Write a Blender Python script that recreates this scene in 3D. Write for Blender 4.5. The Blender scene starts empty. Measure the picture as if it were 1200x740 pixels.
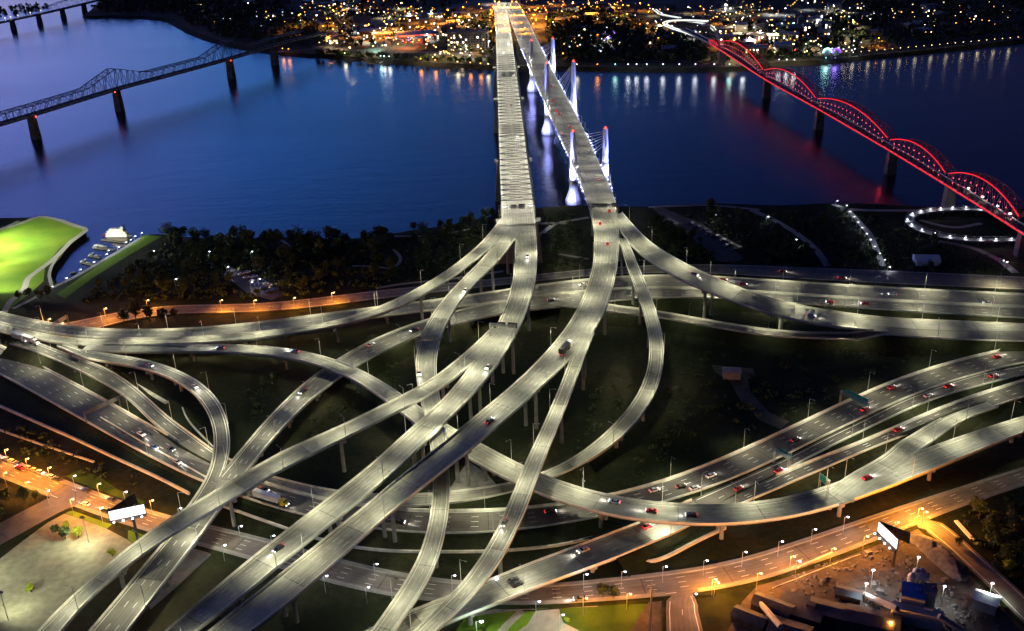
import bpy, math, random
import numpy as np
from mathutils import Vector, Matrix
random.seed(7); rng = np.random.RandomState(11)
S = bpy.context.scene; C = S.collection
rad = math.radians
# ------------------------------------------------------------------ camera
FPX, CH, PITCH, ROLL = 1200.0, 262.0, 25.0, -2.0
RM = Matrix.Rotation(rad(90-PITCH), 3, 'X') @ Matrix.Rotation(rad(ROLL), 3, 'Z')
RN = np.array(RM)
cam = bpy.data.objects.new('camera', bpy.data.cameras.new('camera')); C.objects.link(cam)
cam.matrix_world = Matrix.Translation((0, 0, CH)) @ RM.to_4x4()
cam.data.sensor_width = 36; cam.data.lens = 36; cam.data.clip_end = 30000; cam.data.clip_start = 1
S.camera = cam
def P(px, py, z=0.0):
    """point of the plane at height z that the photograph shows at pixel px, py"""
    d = RN @ np.array([(px-600)/FPX, -(py-370)/FPX, -1.0])
    t = (z-CH)/d[2]
    return np.array([d[0]*t, d[1]*t, z])
def V(p): return Vector((float(p[0]), float(p[1]), float(p[2])))
# ------------------------------------------------------------------ mesh builder
class MB:
    def __init__(s): s.v = []; s.f = []; s.m = []; s.uv = None
    def add(s, vs, fs, mi=0):
        o = len(s.v); s.v += [tuple(map(float, q)) for q in vs]
        for f in fs: s.f.append(tuple(o+i for i in f)); s.m.append(mi)
        return s
    def box(s, c, d, rz=0, mi=0, tap=1.0):
        cx, cy, cz = c; hx, hy, hz = d[0]/2, d[1]/2, d[2]/2; ca, sa = math.cos(rz), math.sin(rz); vs = []
        for z, k in ((-hz, 1), (hz, tap)):
            for x, y in ((-hx, -hy), (hx, -hy), (hx, hy), (-hx, hy)):
                x *= k; y *= k; vs.append((cx+x*ca-y*sa, cy+x*sa+y*ca, cz+z))
        return s.add(vs, [(0,3,2,1),(4,5,6,7),(0,1,5,4),(1,2,6,5),(2,3,7,6),(3,0,4,7)], mi)
    def bar(s, a, b, r, n=6, r2=None, mi=0):
        a = np.array(a, float); b = np.array(b, float); d = b-a; L = np.linalg.norm(d)
        if L < 1e-6: return s
        d /= L; u = np.cross(d, (0,0,1.0) if abs(d[2]) < .95 else (1.0,0,0)); u /= np.linalg.norm(u); w = np.cross(d, u)
        r2 = r if r2 is None else r2; vs = []
        for p, q in ((a, r), (b, r2)):
            for k in range(n):
                t = 2*math.pi*(k+.5)/n; vs.append(p+q*(u*math.cos(t)+w*math.sin(t)))
        fs = [(k, (k+1) % n, n+(k+1) % n, n+k) for k in range(n)]+[tuple(range(n-1,-1,-1)), tuple(range(n, 2*n))]
        return s.add(vs, fs, mi)
    def ell(s, c, r, nu=8, nv=5, mi=0):
        vs = [(c[0], c[1], c[2]-r[2])]
        for i in range(1, nv):
            t = -math.pi/2+math.pi*i/nv
            for k in range(nu):
                a = 2*math.pi*k/nu; vs.append((c[0]+r[0]*math.cos(t)*math.cos(a), c[1]+r[1]*math.cos(t)*math.sin(a), c[2]+r[2]*math.sin(t)))
        vs.append((c[0], c[1], c[2]+r[2])); fs = []
        for k in range(nu):
            fs.append((0, 1+(k+1) % nu, 1+k)); fs.append((len(vs)-1, 1+(nv-2)*nu+k, 1+(nv-2)*nu+(k+1) % nu))
            for i in range(nv-2): fs.append((1+i*nu+k, 1+i*nu+(k+1) % nu, 1+(i+1)*nu+(k+1) % nu, 1+(i+1)*nu+k))
        return s.add(vs, fs, mi)
    def poly(s, pts, z0, z1, mi=0):
        """prism over a flat outline"""
        n = len(pts); vs = [(p[0], p[1], z0) for p in pts]+[(p[0], p[1], z1) for p in pts]
        return s.add(vs, [tuple(range(n-1,-1,-1)), tuple(range(n, 2*n))]+[(k, (k+1) % n, n+(k+1) % n, n+k) for k in range(n)], mi)
    def build(s, name, mats, parent=None, uv=None, smooth=False):
        me = bpy.data.meshes.new(name); me.from_pydata(s.v, [], s.f)
        for m in (mats if isinstance(mats, (list, tuple)) else [mats]): me.materials.append(m)
        if any(s.m): me.polygons.foreach_set('material_index', s.m)
        if uv is not None:
            l = me.uv_layers.new(name='UVMap'); idx = np.zeros(len(me.loops), dtype=np.int32); me.loops.foreach_get('vertex_index', idx)
            l.data.foreach_set('uv', np.array(uv, dtype=np.float32)[idx].ravel())
        if smooth: me.polygons.foreach_set('use_smooth', [True]*len(me.polygons))
        me.update(); o = bpy.data.objects.new(name, me); C.objects.link(o)
        if parent: o.parent = parent
        return o
def tag(o, label=None, cat=None, group=None, kind=None):
    if label: o['label'] = label
    if cat: o['category'] = cat
    if group: o['group'] = group
    if kind: o['kind'] = kind
    return o
def thing(name, label, cat, loc=(0,0,0), rz=0, group=None):
    o = bpy.data.objects.new(name, None); C.objects.link(o); o.location = V(loc); o.rotation_euler = (0,0,rz)
    o.empty_display_size = .5
    return tag(o, label, cat, group)
KIDS = {}
def kids(o):
    return [c for c in o.children]
def copy_tree(o, parent=None):
    c = o.copy(); C.objects.link(c); c.parent = parent
    for ch in o.children: copy_tree(ch, c)
    return c
# ------------------------------------------------------------------ materials
def nodes(name):
    m = bpy.data.materials.new(name); m.use_nodes = True; nt = m.node_tree
    return m, nt, nt.nodes['Principled BSDF']
def N(nt, t, **k):
    n = nt.nodes.new(t)
    for a, b in k.items():
        if a in n.inputs: n.inputs[a].default_value = b
        else: setattr(n, a, b)
    return n
def ramp(nt, fac, cols):
    r = nt.nodes.new('ShaderNodeValToRGB'); e = r.color_ramp.elements
    while len(e) < len(cols): e.new(.5)
    for x, (p, c) in zip(e, cols): x.position = p; x.color = (*c, 1)
    nt.links.new(fac, r.inputs[0]); return r.outputs[0]
def mat(name, c, rough=.7, var=.25, scale=.6, metal=0, spec=.3, detail=4):
    m, nt, b = nodes(name)
    b.inputs['Roughness'].default_value = rough; b.inputs['Metallic'].default_value = metal; b.inputs['Specular IOR Level'].default_value = spec
    if var:
        tc = N(nt, 'ShaderNodeNewGeometry'); n = N(nt, 'ShaderNodeTexNoise', Scale=scale, Detail=detail); nt.links.new(tc.outputs['Position'], n.inputs['Vector'])
        nt.links.new(ramp(nt, n.outputs[0], [(.3, [x*(1-var) for x in c]), (.7, [min(1, x*(1+var)) for x in c])]), b.inputs['Base Color'])
    else: b.inputs['Base Color'].default_value = (*c, 1)
    return m
def emis(name, c, s, base=None):
    m, nt, b = nodes(name)
    b.inputs['Base Color'].default_value = (*(base or c), 1); b.inputs['Emission Color'].default_value = (*c, 1); b.inputs['Emission Strength'].default_value = s*.09
    m.cycles.emission_sampling = 'NONE'
    return m
def road_mat(name, c, streak=.28, sect=.16, lane=3.6):
    """traffic-worn paving: wheel tracks, long oil streaks, deck sections poured at different times"""
    m, nt, b = nodes(name); L = nt.links.new
    uv = N(nt, 'ShaderNodeUVMap'); sp = N(nt, 'ShaderNodeSeparateXYZ'); L(uv.outputs[0], sp.inputs[0])
    def mth(op, a, bb=None):
        n = N(nt, 'ShaderNodeMath', operation=op)
        for i, q in enumerate((a, bb)):
            if q is None: continue
            if isinstance(q, (int, float)): n.inputs[i].default_value = q
            else: L(q, n.inputs[i])
        return n.outputs[0]
    cx = N(nt, 'ShaderNodeCombineXYZ'); L(mth('MULTIPLY', sp.outputs[0], 1.3), cx.inputs[0]); L(mth('MULTIPLY', sp.outputs[1], .026), cx.inputs[1])
    n1 = N(nt, 'ShaderNodeTexNoise', Scale=1.0, Detail=5.0, Roughness=.65); L(cx.outputs[0], n1.inputs['Vector'])
    trk = mth('COSINE', mth('MULTIPLY', sp.outputs[0], 4*math.pi/lane))
    sec = mth('FLOOR', mth('DIVIDE', sp.outputs[1], 34.0)); wn = N(nt, 'ShaderNodeTexWhiteNoise', noise_dimensions='1D'); L(sec, wn.inputs['W'])
    n2 = N(nt, 'ShaderNodeTexNoise', Scale=.16, Detail=7.0, Roughness=.65); g = N(nt, 'ShaderNodeNewGeometry'); L(g.outputs['Position'], n2.inputs['Vector'])
    joint = mth('LESS_THAN', mth('PINGPONG', sp.outputs[1], 17.0), .22)
    f = mth('ADD', mth('MULTIPLY', mth('SUBTRACT', n1.outputs[0], .5), streak*3.2), mth('MULTIPLY', trk, -.06))
    f = mth('ADD', f, mth('MULTIPLY', mth('SUBTRACT', wn.outputs[0], .5), sect*2)); f = mth('ADD', f, mth('MULTIPLY', mth('SUBTRACT', n2.outputs[0], .5), 1.25))
    f = mth('ADD', f, mth('MULTIPLY', joint, -.5)); f = mth('MAXIMUM', mth('ADD', f, 1.0), .2)
    mx = N(nt, 'ShaderNodeVectorMath', operation='SCALE'); mx.inputs[0].default_value = c; L(f, mx.inputs['Scale'])
    L(mx.outputs[0], b.inputs['Base Color']); b.inputs['Roughness'].default_value = .65; b.inputs['Specular IOR Level'].default_value = .25
    return m
M = dict(
 conc=road_mat('concrete_deck', (.225,.222,.200), .42, .26), conc2=road_mat('worn_grey_paving', (.135,.130,.117), .42, .22), asph=road_mat('asphalt_road', (.085,.078,.07), .4, .2), street=road_mat('street_paving', (.15,.13,.11), .22, .05),
 deckside=mat('weathered_concrete', (.27,.265,.24), .85, .3, .25), parapet=mat('parapet_concrete', (.56,.55,.50), .8, .2, .3), pier=mat('pier_concrete', (.22,.215,.2), .85, .25, .3),
 fpaint=mat('worn_road_paint', (.46,.455,.42), .7, .3, 1.2), paint=mat('white_road_paint', (.72,.72,.68), .6, .2, 1.5), ypaint=mat('yellow_road_paint', (.62,.5,.16), .6, .2, 1.5),
 steel=mat('galvanised_steel', (.42,.43,.43), .45, .1, 2, .7), dsteel=mat('dark_truss_steel', (.10,.105,.12), .55, .2, .5, .3), rsteel=mat('red_glow_tinted_steel', (.34,.09,.09), .5, .2, .4, .2),  # rsteel: red glow of the bridge lights is put into the steel colour
 stone=mat('pier_stone', (.13,.12,.115), .9, .3, .2), white=mat('white_paint', (.78,.78,.78), .5, .08, 1), tower=mat('white_tower_concrete', (.74,.74,.76), .6, .08, .2),
 cable=mat('white_stay_cable', (.85,.85,.9), .6, 0), dwall=mat('shade_dark_wall', (.04,.038,.042), .8, .35, .4), droof=mat('dark_bluish_roof', (.055,.06,.085), .7, .35, .3), black=mat('black_rubber', (.02,.02,.02), .8, .2, 3), glass=mat('dark_glass', (.015,.018,.022), .08, 0, 1, 0, .6),  # dwall, droof: the sheds' lack of light is put into these dark colours
 green=mat('green_sign_sheet', (.01,.22,.16), .45, .1, 1), signback=mat('sign_back_sheet', (.16,.165,.17), .5, .15, 1, .4), rust=mat('rusted_frame', (.06,.05,.045), .8, .3, 2),
 path=mat('pale_path_paving', (.24,.23,.21), .85, .15, .3), lot=mat('parking_lot_paving', (.20,.195,.14), .85, .22, .35, detail=10), brick=mat('brick_wall', (.20,.13,.11), .85, .25, .5),
 wallc=mat('grey_wall', (.26,.25,.25), .85, .2, .3), roof=mat('grey_roof', (.13,.13,.14), .8, .3, .15), broof=mat('blue_metal_roof', (.04,.10,.34), .45, .15, .4), groof=mat('grey_metal_roof', (.30,.31,.32), .5, .15, .4),
 bark=mat('bark', (.07,.055,.04), .9, .3, 2), gravel=mat('dark_gravel', (.12,.12,.14), .95, .35, .5), wood=mat('dock_timber', (.15,.14,.13), .85, .2, .6),
 tail=emis('tail_light', (1,.03,.02), 5), head=emis('head_light', (1,.96,.9), 14), lensw=emis('lamp_lens_warm', (1,.93,.75), 18), lenso=emis('lamp_globe_orange', (1,.55,.16), 22), lensb=emis('lamp_globe_white', (.85,.88,1), 20),
 redled=emis('red_led', (1,.012,.018), 1.2), redled2=emis('red_node_led', (1,.10,.14), 2.6), farlamp=emis('distant_lamp', (1,.95,.85), 1.2), blueled=emis('blue_led', (.45,.5,1), 12), poster=emis('lit_billboard_sheet', (1,.98,1), 1.6, (.8,.8,.8)),
 beacon=emis('red_beacon', (1,.04,.02), 9), violet=emis('violet_light', (.25,.1,1), 3), cyanl=emis('cyan_light', (.4,1,.9), 5), neon=emis('red_neon', (1,.06,.03), 6), amber=emis('amber_light', (1,.5,.1), 7))
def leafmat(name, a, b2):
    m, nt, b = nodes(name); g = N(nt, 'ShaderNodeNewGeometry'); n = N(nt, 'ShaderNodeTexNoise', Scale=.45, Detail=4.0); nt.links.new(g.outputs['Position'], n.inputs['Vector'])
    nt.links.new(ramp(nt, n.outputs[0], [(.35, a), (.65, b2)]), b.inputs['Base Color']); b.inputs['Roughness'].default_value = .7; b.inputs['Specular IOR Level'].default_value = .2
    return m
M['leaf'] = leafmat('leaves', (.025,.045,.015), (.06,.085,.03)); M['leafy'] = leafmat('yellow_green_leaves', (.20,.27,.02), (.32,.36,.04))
def grassmat(name, a, b2, c3, s1=.012, s2=.35):
    m, nt, b = nodes(name); L = nt.links.new; g = N(nt, 'ShaderNodeNewGeometry')
    n = N(nt, 'ShaderNodeTexNoise', Scale=s1, Detail=8.0, Roughness=.6); n2 = N(nt, 'ShaderNodeTexNoise', Scale=s2, Detail=6.0, Roughness=.7)
    L(g.outputs['Position'], n.inputs['Vector']); L(g.outputs['Position'], n2.inputs['Vector'])
    ad = N(nt, 'ShaderNodeMath', operation='ADD'); h = N(nt, 'ShaderNodeMath', operation='MULTIPLY'); h.inputs[1].default_value = .45
    L(n2.outputs[0], h.inputs[0]); L(n.outputs[0], ad.inputs[0]); L(h.outputs[0], ad.inputs[1])
    L(ramp(nt, ad.outputs[0], [(.5, a), (.7, b2), (.95, c3)]), b.inputs['Base Color']); b.inputs['Roughness'].default_value = .95; b.inputs['Specular IOR Level'].default_value = .1
    bp = N(nt, 'ShaderNodeBump', Strength=.6, Distance=.25); L(n2.outputs[0], bp.inputs['Height']); L(bp.outputs[0], b.inputs['Normal'])
    return m
M['ground'] = grassmat('rough_grass', (.006,.009,.004), (.015,.020,.008), (.055,.05,.028)); M['lawn'] = grassmat('mown_lawn', (.06,.13,.010), (.095,.165,.014), (.13,.18,.02), .035, .6)
M['bank'] = grassmat('river_mud_bank', (.008,.009,.007), (.016,.016,.012), (.03,.028,.02), .05, .5)
M['dirt'] = grassmat('yard_dirt', (.03,.027,.03), (.065,.055,.058), (.12,.10,.10), .03, .4); M['city'] = grassmat('town_ground', (.03,.035,.02), (.07,.065,.05), (.14,.13,.12), .008, .06)
m, nt, b = nodes('river_water'); L = nt.links.new
b.inputs['Base Color'].default_value = (.004,.008,.02,1); b.inputs['Roughness'].default_value = .16; b.inputs['IOR'].default_value = 1.45
g = N(nt, 'ShaderNodeNewGeometry'); n = N(nt, 'ShaderNodeTexNoise', Scale=.35, Detail=5.0, Roughness=.6); L(g.outputs['Position'], n.inputs['Vector'])
n2 = N(nt, 'ShaderNodeTexNoise', Scale=.045, Detail=6.0, Roughness=.65); mp = N(nt, 'ShaderNodeMapping'); mp.inputs['Scale'].default_value = (.55, 1.6, 1); L(g.outputs['Position'], mp.inputs[0]); L(mp.outputs[0], n2.inputs['Vector'])
n3 = N(nt, 'ShaderNodeTexNoise', Scale=.004, Detail=5.0, Roughness=.6); L(mp.outputs[0], n3.inputs['Vector'])
ru = N(nt, 'ShaderNodeMapRange'); ru.inputs['From Min'].default_value = .35; ru.inputs['From Max'].default_value = .65; ru.inputs['To Min'].default_value = .11; ru.inputs['To Max'].default_value = .19; L(n3.outputs[0], ru.inputs['Value']); L(ru.outputs[0], b.inputs['Roughness'])
mm = N(nt, 'ShaderNodeMath', operation='MULTIPLY_ADD'); mm.inputs[1].default_value = 1.6; L(n2.outputs[0], mm.inputs[0]); L(n.outputs[0], mm.inputs[2])
bp = N(nt, 'ShaderNodeBump', Strength=.5, Distance=.35); L(mm.outputs[0], bp.inputs['Height']); L(bp.outputs[0], b.inputs['Normal']); M['water'] = m
# ------------------------------------------------------------------ light: dusk sky, low soft sun from the west
W = bpy.data.worlds.new('World'); S.world = W; W.use_nodes = True; nt = W.node_tree
sky = nt.nodes.new('ShaderNodeTexSky'); sky.sky_type = 'NISHITA'; sky.sun_disc = False
SUN_EL, SUN_ROT = -1.2, -60.0
sky.sun_elevation = rad(SUN_EL); sky.sun_rotation = rad(SUN_ROT); sky.altitude = 150; sky.air_density = 1.0; sky.dust_density = .6; sky.ozone_density = 3.0
wb = N(nt, 'ShaderNodeVectorMath', operation='MULTIPLY'); wb.inputs[1].default_value = (.62,.98,1.75)   # white balance set for the lamps, so dusk reads blue
nt.links.new(sky.outputs[0], wb.inputs[0])
# afterglow in the west, night coming up in the east: the sky itself dims with azimuth
tc = N(nt, 'ShaderNodeTexCoord'); sx = N(nt, 'ShaderNodeSeparateXYZ'); nt.links.new(tc.outputs['Generated'], sx.inputs[0])
mr = N(nt, 'ShaderNodeMapRange'); mr.inputs['From Min'].default_value = -.6; mr.inputs['From Max'].default_value = .6; nt.links.new(sx.outputs[0], mr.inputs['Value'])
el = N(nt, 'ShaderNodeMapRange'); el.inputs['From Min'].default_value = .28; el.inputs['From Max'].default_value = .7; el.inputs['To Min'].default_value = 1; el.inputs['To Max'].default_value = .16; nt.links.new(sx.outputs[2], el.inputs['Value'])
so_ = N(nt, 'ShaderNodeMapRange'); so_.inputs['From Min'].default_value = -.2; so_.inputs['From Max'].default_value = .6; so_.inputs['To Min'].default_value = .25; so_.inputs['To Max'].default_value = 1; nt.links.new(sx.outputs[1], so_.inputs['Value'])
ml = N(nt, 'ShaderNodeMath', operation='MULTIPLY'); nt.links.new(el.outputs[0], ml.inputs[0]); nt.links.new(so_.outputs[0], ml.inputs[1])
az = ramp(nt, mr.outputs[0], [(0,(1.9,1.05,.95)), (.15,(1.75,.92,.9)), (.3,(.52,.72,.75)), (.42,(.45,.55,.56)), (.64,(.24,.22,.27)), (.85,(.20,.12,.15)), (1,(.18,.10,.12))])
wb2 = N(nt, 'ShaderNodeVectorMath', operation='MULTIPLY'); nt.links.new(wb.outputs[0], wb2.inputs[0]); nt.links.new(az, wb2.inputs[1])
wb3 = N(nt, 'ShaderNodeVectorMath', operation='SCALE'); nt.links.new(wb2.outputs[0], wb3.inputs[0]); nt.links.new(ml.outputs[0], wb3.inputs['Scale'])
nt.links.new(wb3.outputs[0], nt.nodes['Background'].inputs[0]); nt.nodes['Background'].inputs[1].default_value = SKY_STRENGTH = .15
sl = bpy.data.lights.new('dusk_sun', 'SUN'); sl.energy = .012; sl.angle = rad(12); sl.color = (1,.8,.75)
so = bpy.data.objects.new('dusk_sun', sl); C.objects.link(so); so.rotation_euler = (rad(84), 0, rad(180-SUN_ROT))
def light(kind, color, power, loc, parent=None, size=.5, cone=150, blend=.6, target=None, name='lamp_light', maxd=0):
    l = bpy.data.lights.new(name, kind); l.color = color; l.energy = power; l.shadow_soft_size = size
    if kind == 'SPOT': l.spot_size = rad(cone); l.spot_blend = blend
    o = bpy.data.objects.new(name, l); C.objects.link(o); o.location = V(loc); o.parent = parent
    if target is not None: o.rotation_euler = (V(target)-V(loc)).to_track_quat('-Z', 'Y').to_euler()
    return o
vs = S.view_settings; vs.view_transform = 'Standard'; vs.look = 'None'; vs.exposure = 3.7; vs.gamma = 1; vs.use_curve_mapping = False
S.cycles.use_denoising = True; S.cycles.max_bounces = 4; S.cycles.diffuse_bounces = 2; S.cycles.glossy_bounces = 3; S.cycles.sample_clamp_indirect = 3; S.cycles.use_light_tree = True; S.cycles.use_adaptive_sampling = True; S.cycles.adaptive_threshold = .03; S.cycles.adaptive_min_samples = 24
try: S.cycles.denoiser = 'OPENIMAGEDENOISE'
except Exception: pass
WATER = -3.6
# ------------------------------------------------------------------ roads and viaducts
def resample(p, n):
    p = np.array(p, float); d = np.r_[0, np.cumsum(np.linalg.norm(np.diff(p, axis=0), axis=1))]; t = np.linspace(0, d[-1], n)
    return np.stack([np.interp(t, d, p[:, k]) for k in range(p.shape[1])], 1)
def smooth(a, it):
    a = a.copy()
    for _ in range(it): a[1:-1] = .25*a[:-2]+.5*a[1:-1]+.25*a[2:]
    return a
ROADS = {}; DZ = [0.0]
class Road: pass
def road(rid, L, R, Z, snap=(), step=4.0, w=None, it=14):
    n = 90
    l = smooth(resample(L, n), 6); r = smooth(resample(R, n), 6); zt = np.array(Z, float); zz = smooth(np.interp(np.linspace(0, 1, n), zt[:, 0], zt[:, 1]), 30)
    lw = np.array([P(*q, z) for q, z in zip(l, zz)]); rw = np.array([P(*q, z) for q, z in zip(r, zz)])
    c = smooth((lw+rw)/2, it); tg = np.gradient(c, axis=0); tg[:, 2] = 0; tg /= np.linalg.norm(tg, axis=1)[:, None]; nn = np.stack([-tg[:, 1], tg[:, 0], 0*tg[:, 0]], 1)
    hw = np.abs(np.sum((lw-rw)*nn, 1))/2; hw = smooth(hw, 25)
    if w: hw[:] = w/2
    length = np.linalg.norm(np.diff(c, axis=0), axis=1).sum(); m = max(8, int(length/step))
    q = resample(np.c_[c, hw], m); o = Road(); o.id = rid; o.c = q[:, :3]; o.hw = q[:, 3]
    DZ[0] += .013
    o.c[:, 2] += DZ[0]
    for pid in snap:
        p = ROADS[pid]
        for i in range(m):
            j, lat, d = near(p, o.c[i])
            wgt = np.clip((p.hw[j]+o.hw[i]+5-d)/5, 0, 1)
            if abs(o.c[i, 2]-p.c[j, 2]) < 5: o.c[i, 2] = (1-wgt)*o.c[i, 2]+wgt*(p.c[j, 2]+.05)
    o.c[:, 2] = smooth(o.c[:, 2], 3)
    tg = np.gradient(o.c, axis=0); o.t = tg/np.linalg.norm(tg, axis=1)[:, None]; th = o.t.copy(); th[:, 2] = 0; th /= np.linalg.norm(th, axis=1)[:, None]
    o.n = np.stack([-th[:, 1], th[:, 0], 0*th[:, 0]], 1); o.s = np.r_[0, np.cumsum(np.linalg.norm(np.diff(o.c, axis=0), axis=1))]
    ROADS[rid] = o; return o
def near(p, q):
    d = np.linalg.norm(p.c[:, :2]-q[:2], axis=1); j = int(d.argmin()); lat = float(np.dot((q-p.c[j])[:2], p.n[j][:2])); al = float(np.dot((q-p.c[j])[:2], p.t[j][:2]))
    if (j == 0 or j == len(p.c)-1) and abs(al) > 3: return j, lat, d[j]+100
    return j, lat, abs(lat) if abs(al) < 8 else d[j]
def inside(q, skip, margin=.5, dz=1.6, only_above=None):
    for k, p in ROADS.items():
        if k == skip: continue
        j, lat, d = near(p, q)
        if d < p.hw[j]-margin and abs(q[2]-p.c[j, 2]) < dz: return True
    return False
def at_road(rid, px, py):
    """station of a road that the photograph shows nearest to px, py (lat = sideways offset, + to the left of travel)"""
    p = ROADS[rid]; z = 5.0
    for _ in range(6):
        q = P(px, py, z); j = int(np.linalg.norm(p.c[:, :2]-q[:2], axis=1).argmin()); z = p.c[j, 2]
    q = P(px, py, z); return j, float(np.dot((q-p.c[j])[:2], p.n[j][:2])), q
def ribbon(o, prof, a=0, b=None, cap=True):
    """sweep a cross profile [(lateral, height)] given per station by prof(i) along stations a..b"""
    b = len(o.c) if b is None else b; mb = MB(); uv = []; k = None
    for i in range(a, b):
        pr = prof(i); k = len(pr)
        for lat, h in pr: mb.v.append(tuple(o.c[i]+o.n[i]*lat+np.array([0, 0, h]))); uv.append((lat, o.s[i]))
    for i in range(b-a-1):
        for q in range(k-1): mb.f.append((i*k+q, i*k+q+1, (i+1)*k+q+1, (i+1)*k+q)); mb.m.append(0)
    return mb, uv, k
def runs(flags, minlen=2):
    out = []; s = None
    for i, f in enumerate(list(flags)+[False]):
        if f and s is None: s = i
        if not f and s is not None:
            if i-s >= minlen: out.append((s, i))
            s = None
    return out
def deck_surface(o, root, material, name='deck', slab=True):
    mb, uv, k = ribbon(o, lambda i: [(-o.hw[i], 0), (-o.hw[i]*.5, 0), (0, 0), (o.hw[i]*.5, 0), (o.hw[i], 0)])
    d = mb.build(name, [M[material]], root, uv)
    return d
def girder(o, root):
    th = lambda i: min(1.7, max(.25, o.c[i, 2]-.2))
    mb, uv, k = ribbon(o, lambda i: [(o.hw[i], -.012), (o.hw[i], -.55*min(1, th(i))), (o.hw[i]*.72, -th(i)*.6), (o.hw[i]*.66, -th(i)), (-o.hw[i]*.66, -th(i)), (-o.hw[i]*.72, -th(i)*.6), (-o.hw[i], -.55*min(1, th(i))), (-o.hw[i], -.012)])
    return mb.build('girder', M['deckside'], root)
def parapets(o, root, sides=(1, -1), h=.95, name='parapet', cls='parapet', thick=.38):
    for sd in sides:
        ok = [not inside(o.c[i]+o.n[i]*sd*(o.hw[i]-.2), o.id) for i in range(len(o.c))]
        for a, b in runs(ok, 3):
            e = lambda i: sd*o.hw[i]
            mb, uv, k = ribbon(o, lambda i: [(e(i), .004), (e(i), h), (e(i)-sd*thick*.55, h), (e(i)-sd*thick, .3), (e(i)-sd*thick*1.2, .004)], a, b)
            mb.build(name, M[cls], root)
def markings(o, root, lanes, dash=True, ycol=None, shoulder=1.3, fade=False, dl=3.2, gap=9.0, wd=.2):
    mb = MB()
    def strip(i0, i1, lat0, lat1, w):
        a = o.c[i0]+o.n[i0]*lat0; b = o.c[i1]+o.n[i1]*lat1; z = np.array([0, 0, .016]); na, nb = o.n[i0]*w/2, o.n[i1]*w/2
        mb.add([a-na+z, a+na+z, b+nb+z, b-nb+z], [(0, 3, 2, 1)])
    for i in range(len(o.c)-1):
        if inside(o.c[i]+o.n[i]*0, o.id, 0, .6): pass
        for sd in (1, -1):
            la, lb = sd*(o.hw[i]-shoulder), sd*(o.hw[i+1]-shoulder)
            if not inside(o.c[i]+o.n[i]*la, o.id, -.5, 1): strip(i, i+1, la, lb, wd*1.5)
    s = 0
    while s < o.s[-1]-dl:
        pa = np.array([np.interp(s, o.s, o.c[:, k]) for k in range(3)]); i = int(np.searchsorted(o.s, s)); i = min(i, len(o.c)-1)
        pb = np.array([np.interp(s+dl, o.s, o.c[:, k]) for k in range(3)])
        wl = 2*(o.hw[i]-shoulder)/lanes
        for q in range(1, lanes):
            lat = -o.hw[i]+shoulder+wl*q
            p0 = pa+o.n[i]*lat
            if inside(p0, o.id, -.3, 1): continue
            z = np.array([0, 0, .018]); nn = o.n[i]*wd*.55
            mb.add([p0-nn+z, p0+nn+z, pb+o.n[i]*lat+nn+z, pb+o.n[i]*lat-nn+z], [(0, 3, 2, 1)])
        s += dl+gap
    if mb.v: mb.build('marking_stripe', M['fpaint' if fade else 'paint'], root)
def piers(o, root, spacing=34, zmin=4.2, ground=0.0, off=10):
    s = off
    while s < o.s[-1]-4:
        for ds in (0, 5, -5, 10, -10):
            i = int(np.searchsorted(o.s, s+ds)); i = min(max(i, 0), len(o.c)-1); c = o.c[i]
            if c[2] < zmin: continue
            hw = o.hw[i]; cols = [-.45*hw, .45*hw] if hw > 5.6 else [0.0]; ok = True
            for lat in cols:
                q = c+o.n[i]*lat
                for k, p in ROADS.items():
                    if k == o.id: continue
                    j, l2, d = near(p, q)
                    if d < p.hw[j]+1.0 and c[2]-p.c[j, 2] > 2.0: ok = False
                    if d < p.hw[j]-1 and p.c[j, 2]-c[2] > -1.0 and p.c[j, 2]-c[2] < .2 and k in SNAPS.get(o.id, ()): ok = False
            if c[1] > SHORE_Y: ok = False
            if not ok: continue
            mb = MB(); top = c[2]-min(1.7, c[2]-.2); a = math.atan2(o.n[i][1], o.n[i][0])
            mb.box((c[0], c[1], top-.75), (hw*1.55, 1.5, 1.5), a)
            for lat in cols:
                q = c+o.n[i]*lat; mb.bar((q[0], q[1], ground-.3), (q[0], q[1], top-1.4), .95, 10, .8)
            mb.build('pier', M['pier'], root); break
        s += spacing
def embank(o, root, zmax=5.2):
    for sd in (1, -1):
        for a, b in runs([.25 < o.c[i, 2] < zmax for i in range(len(o.c))], 3):
            mb, uv, k = ribbon(o, lambda i: [(sd*(o.hw[i]+.02), -.06), (sd*(o.hw[i]+1), -.15), (sd*(o.hw[i]+1+o.c[i, 2]*1.7), -o.c[i, 2]-.1)], a, b)
            mb.build('embankment', M['ground'], root)
SNAPS = {}; SHORE_Y = 1e9
DEFS = []
def viaduct(rid, name, label, cat, L, R, Z, material='conc', lanes=2, snap=(), w=None, kind=None, rails=(1, -1), pier=54, fill=False):
    road(rid, L, R, Z, snap, w=w); SNAPS[rid] = snap; DEFS.append((rid, name, label, cat, material, lanes, kind, rails, pier, fill))
def finish_roads():
    for rid, name, label, cat, material, lanes, kind, rails, pier, fill in DEFS:
        o = ROADS[rid]
        if kind == 'structure':
            d = deck_surface(o, None, material, name); tag(d, label, None, None, 'structure'); o.root = d
            if lanes: markings(o, d, lanes)
            if rails: parapets(o, d, rails, .85, 'barrier', thick=.7)
            elif rid == 'W': parapets(o, d, (1, -1), .16, 'kerb', 'path', thick=1.9)
            embank(o, d); continue
        root = thing(name, label, cat, (o.c[0][0], o.c[0][1], 0)); o.root = root; root.location = (0, 0, 0)
        deck_surface(o, root, material); girder(o, root); parapets(o, root, rails)
        if lanes: markings(o, root, lanes, fade=(material == 'conc'))
        if pier: piers(o, root, pier)
        embank(o, root, 9 if rid == 'C3' else 5.2)
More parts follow.
